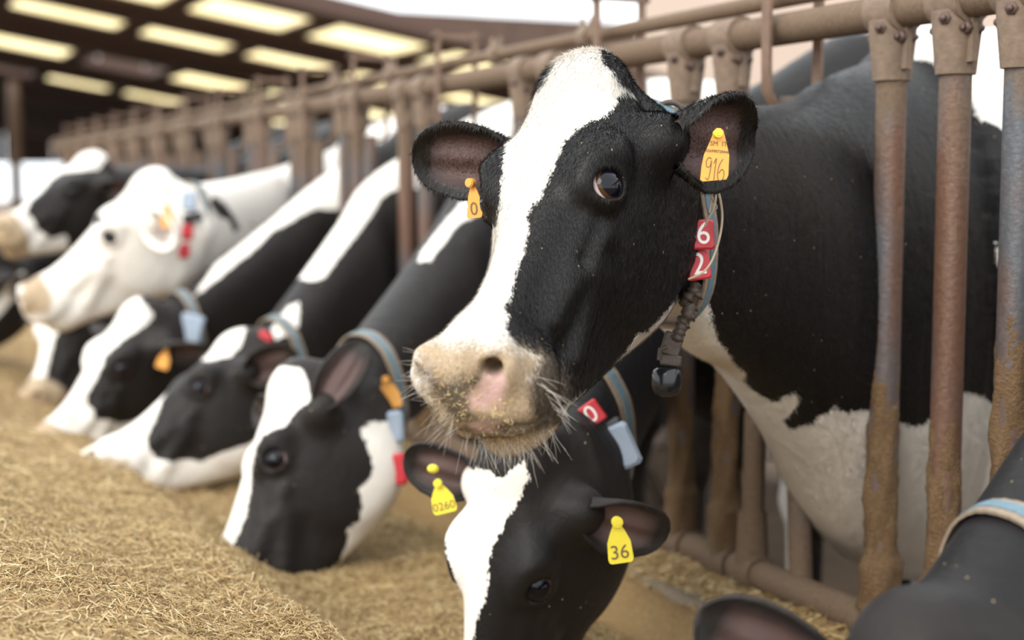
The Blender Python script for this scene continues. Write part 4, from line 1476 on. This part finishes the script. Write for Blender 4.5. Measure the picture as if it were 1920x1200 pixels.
# muddy buckle, knots and the black weight under the jaw
bk = MB()
zb = min(surf(C0.field, 1285, 590)[1], 2.15) - .008
KN = spline([at(1303, 530, zb), at(1298, 548, zb - .004), at(1286, 566, zb), at(1292, 584, zb - .004), at(1280, 604, zb), at(1274, 622, zb), at(1266, 640, zb)], 36)
kr = np.random.default_rng(11)
bk.tube(KN, [.0075 + .0035 * abs(math.sin(i * .9)) + kr.uniform(-.0012, .0012) for i in range(36)], 9)
for i in (6, 13, 19, 25):
    d_ = RIGHT * kr.uniform(.5, 1) + UP * kr.uniform(-.6, .6)
    bk.tube([KN[i], KN[i] + d_ * .010 - FWD * .006, KN[i] + d_ * .017 - UP * .004], [.005, .004, .002], 6)
adopt(C0, bk.build('strap_knot', BUCK, None, True, 0))
bk = MB()
bk.box(at(1260, 645, zb), (.028, .034, .010), basis(-FWD, UP + RIGHT * .3), .002)
bk.tube([at(1236, 675, zb - .01), at(1238, 655, zb - .012), at(1250, 650, zb - .012)], .0035, 8)
bk.box(at(1258, 676, zb), (.030, .016, .012), basis(-FWD, UP + RIGHT * .1), .002)
adopt(C0, bk.build('buckle', BUCK, None, True, 30))
wt = MB()
for i_, py in enumerate(np.linspace(690, 742, 9)):
    pass
prof = [(690, .0145), (694, .0195), (705, .0215), (722, .0215), (734, .0195), (741, .014), (744, .006)]
wt.tube([at(1250 + (py - 690) * -.01, py, zb - .004) for py, r in prof], [r for py, r in prof], 20, True, (1.0, .62))
adopt(C0, wt.build('collar_weight', BLACKP, None, True, 50))
# twine tied round the collar
tw_ = MB()
def twine(pts, z, r=.0016):
    P = spline([at(px, py, z + dz) for px, py, dz in pts], 8 * len(pts))
    tw_.tube(P, r, 6)
zt2 = 2.09
twine([(1334, 338, 0), (1342, 365, -.005), (1338, 392, -.01), (1328, 410, -.01), (1322, 424, -.008)], zt2)
twine([(1340, 340, 0), (1350, 372, -.005), (1354, 410, -.005), (1348, 450, -.01), (1334, 490, -.02), (1316, 512, -.03), (1290, 524, -.03)], zt2, .0018)
twine([(1330, 345, 0), (1334, 372, 0), (1330, 400, -.01)], zt2)
twine([(1344, 345, 0), (1336, 370, -.004), (1344, 388, -.004), (1338, 396, -.004)], zt2, .0012)
adopt(C0, tw_.build('twine', TWINE, None, True, 0))
# a brass ring on top of the neck behind the poll
rg = MB()
pr, zr = surf(C0.field, 1262, 215)
rg.tube([at(1256 + 26 * math.cos(a), 214 - 22 * math.sin(a), zr) for a in np.linspace(0, math.pi, 14)], .0045, 8)
adopt(C0, rg.build('collar_ring', BUCK, None, True, 0))


def whiskers(C, spots, n, lmin, lmax, name, seed=3, down=.5, rad=.00022):
    rg_ = np.random.default_rng(seed)
    mb = MB()
    for _ in range(n):
        x0, y0, x1, y1, sx, sy = spots[rg_.integers(len(spots))]
        u = rg_.random()
        px, py = x0 + (x1 - x0) * u + rg_.normal(0, 5), y0 + (y1 - y0) * u + rg_.normal(0, 5)
        p, z = surf(C.field, px, py, 1.5, 2.3, .006)
        if z > 2.2: continue
        d = RIGHT * (sx + rg_.normal(0, .35)) - UP * (sy + rg_.normal(0, .3)) - FWD * rg_.uniform(.1, .7)
        d /= np.linalg.norm(d)
        L = lmin + (lmax - lmin) * rg_.random() ** 1.5
        g = -UP * down + RIGHT * rg_.normal(0, .3)
        mb.tube([p - d * .003, p + d * L * .35, p + d * L * .7 + g * L * .08, p + d * L + g * L * .22], [rad, rad, rad * .8, rad * .3], 3, False)
    o = adopt(C, mb.build(name, HAIR, None, True, 0))
    o['kind'] = 'stuff'
    return o


whiskers(C0, [(815, 670, 810, 720, -.9, -.2), (812, 690, 830, 760, -.9, .2), (830, 760, 860, 800, -.8, .6), (870, 815, 960, 838, 0, 1), (960, 838, 1040, 800, .4, .9), (1000, 700, 1055, 790, .8, .5),
              (890, 820, 1000, 836, 0.1, 1)], 230, .012, .048, 'whiskers')
# chaff stuck to the wet nose
cf = MB(); rg_ = np.random.default_rng(5)
for _ in range(300):
    px, py = [(rg_.uniform(815, 930), rg_.uniform(690, 790)), (rg_.uniform(920, 960), rg_.uniform(745, 800)), (rg_.uniform(900, 1050), rg_.uniform(795, 835))][rg_.choice(3, p=[.5, .22, .28])]
    p, z = surf(C0.field, px, py, 1.5, 2.1, .005)
    if z > 2.05: continue
    a = rg_.uniform(0, 6.28); d = RIGHT * math.cos(a) + UP * math.sin(a); L = rg_.uniform(.0010, .0038)
    q = p - FWD * .0025
    cf.tube([q - d * L, q + d * L - FWD * .001], rg_.uniform(.0002, .00045), 3, True)
o = adopt(C0, cf.build('chaff', CHAFF, None, False)); o['kind'] = 'stuff'

# ---- the eating cow under it
F = COWS['front']
ear_tag(F, 1160, 1012, 2.215, 88, 48, YELLOW, roll=.12, yaw=.1, prints=(('36', .030, -.05, -.55),), label='yellow ear tag numbered 36')
ear_tag(F, 828, 930, 2.40, 66, 46, YELLOW, roll=.25, yaw=-.1, prints=(('0260', .019, 0, -.6),), label='yellow ear tag in the right ear')
adopt(F, MB().ball(at(812, 879, 2.42), (.010, .008, .014), SCREEN, 12, 8).build('tag_back_stud', YELLOW, None, True, 0))


def neck_collar(C, t, width=.036, mat=None, lift=.006, f=None):
    A, D, s_, u_, tab = [k.astype(float) for k in C.neck]
    T_ = tab[0, 0] + (tab[-1, 0] - tab[0, 0]) * t
    q = [np.interp(T_, tab[:, 0], tab[:, k]) for k in range(1, 6)]
    c = A + D * T_ + s_ * q[0] + u_ * q[1]
    return collar(C, c, D, u_, width, mat, True, lift, f) + (c, D, u_, s_)


def strap_item(C, px, py, w, h, roll, mat, name, thick=.02, digit=None, z=None):
    p, zz = surf(C.field, px, py)
    zz = (z or zz) - thick * .4
    R = basis(-FWD, UP * math.cos(roll) + RIGHT * math.sin(roll))
    if digit: return number_tag(C, at(px, py, zz), R, digit, w * zz / FPX, h * zz / FPX)
    return adopt(C, MB().box(at(px, py, zz), (w * zz / FPX, h * zz / FPX, thick), R, .006).build(name, mat, None, True, 30))


neck_collar(F, .13)
strap_item(F, 1108, 777, 46, 44, -.62, RED, 'number_tag', digit='0')
strap_item(F, 1148, 800, 44, 26, -.62, BLACKP, 'clasp', .03)
strap_item(F, 1168, 835, 46, 86, -.42, GREYP, 'transponder', .024)
fk = MB()
zf_ = surf(F.field, 1200, 880)[1] - .02
for a, b_ in (((1190, 860), (1210, 885)), ((1205, 880), (1225, 890)), ((1210, 890), (1240, 950)), ((1222, 885), (1252, 955)), ((1185, 870), (1190, 915))):
    fk.tube([at(*a, zf_), at(*b_, zf_)], .006, 8)
adopt(F, fk.build('strap_end', BUCK, None, True, 0))
B = COWS['blaze']
neck_collar(B, .10)
ear_tag(B, 728, 735, surf(B.field, 728, 735)[1] - .03, 62, 44, ORANGE, roll=.2, label='orange ear tag')
strap_item(B, 742, 800, 30, 60, -.1, GREYP, 'transponder', .022)
strap_item(B, 746, 880, 34, 60, -.1, RED, 'number_tag', .012)
strap_item(B, 728, 975, 40, 50, 0, BLACKP, 'collar_weight', .03)
S = COWS['snout']
neck_collar(S, .10)
ear_tag(S, 530, 684, surf(S.field, 530, 684)[1] - .06, 34, 26, ORANGE, label='orange ear tag')
strap_item(S, 498, 632, 28, 20, .5, RED, 'number_tag', .012)
G = COWS['grey']
neck_collar(G, .08)
strap_item(G, 357, 620, 44, 62, .25, GREYP, 'transponder', .022)
ear_tag(G, 308, 672, surf(G.field, 308, 672)[1] - .05, 40, 24, ORANGE, roll=-.3, label='orange ear tag')
Wc = COWS['white']
neck_collar(Wc, .07)
strap_item(Wc, 355, 377, 28, 36, .05, GREYP, 'transponder', .02)
strap_item(Wc, 362, 408, 36, 18, -.2, BLACKP, 'clasp', .03)
strap_item(Wc, 350, 435, 24, 30, .02, RED, 'number_tag', .012)
strap_item(Wc, 345, 470, 22, 28, .02, RED, 'number_tag', .012)
strap_item(Wc, 338, 552, 24, 18, .02, RED, 'number_tag', .012)
ear_tag(Wc, 313, 405, surf(Wc.field, 313, 405)[1] - .10, 44, 24, ORANGE, label='orange ear tag')
neck_collar(COWS['near'], .12, .036, lift=.001, f=COWS['near'].field)
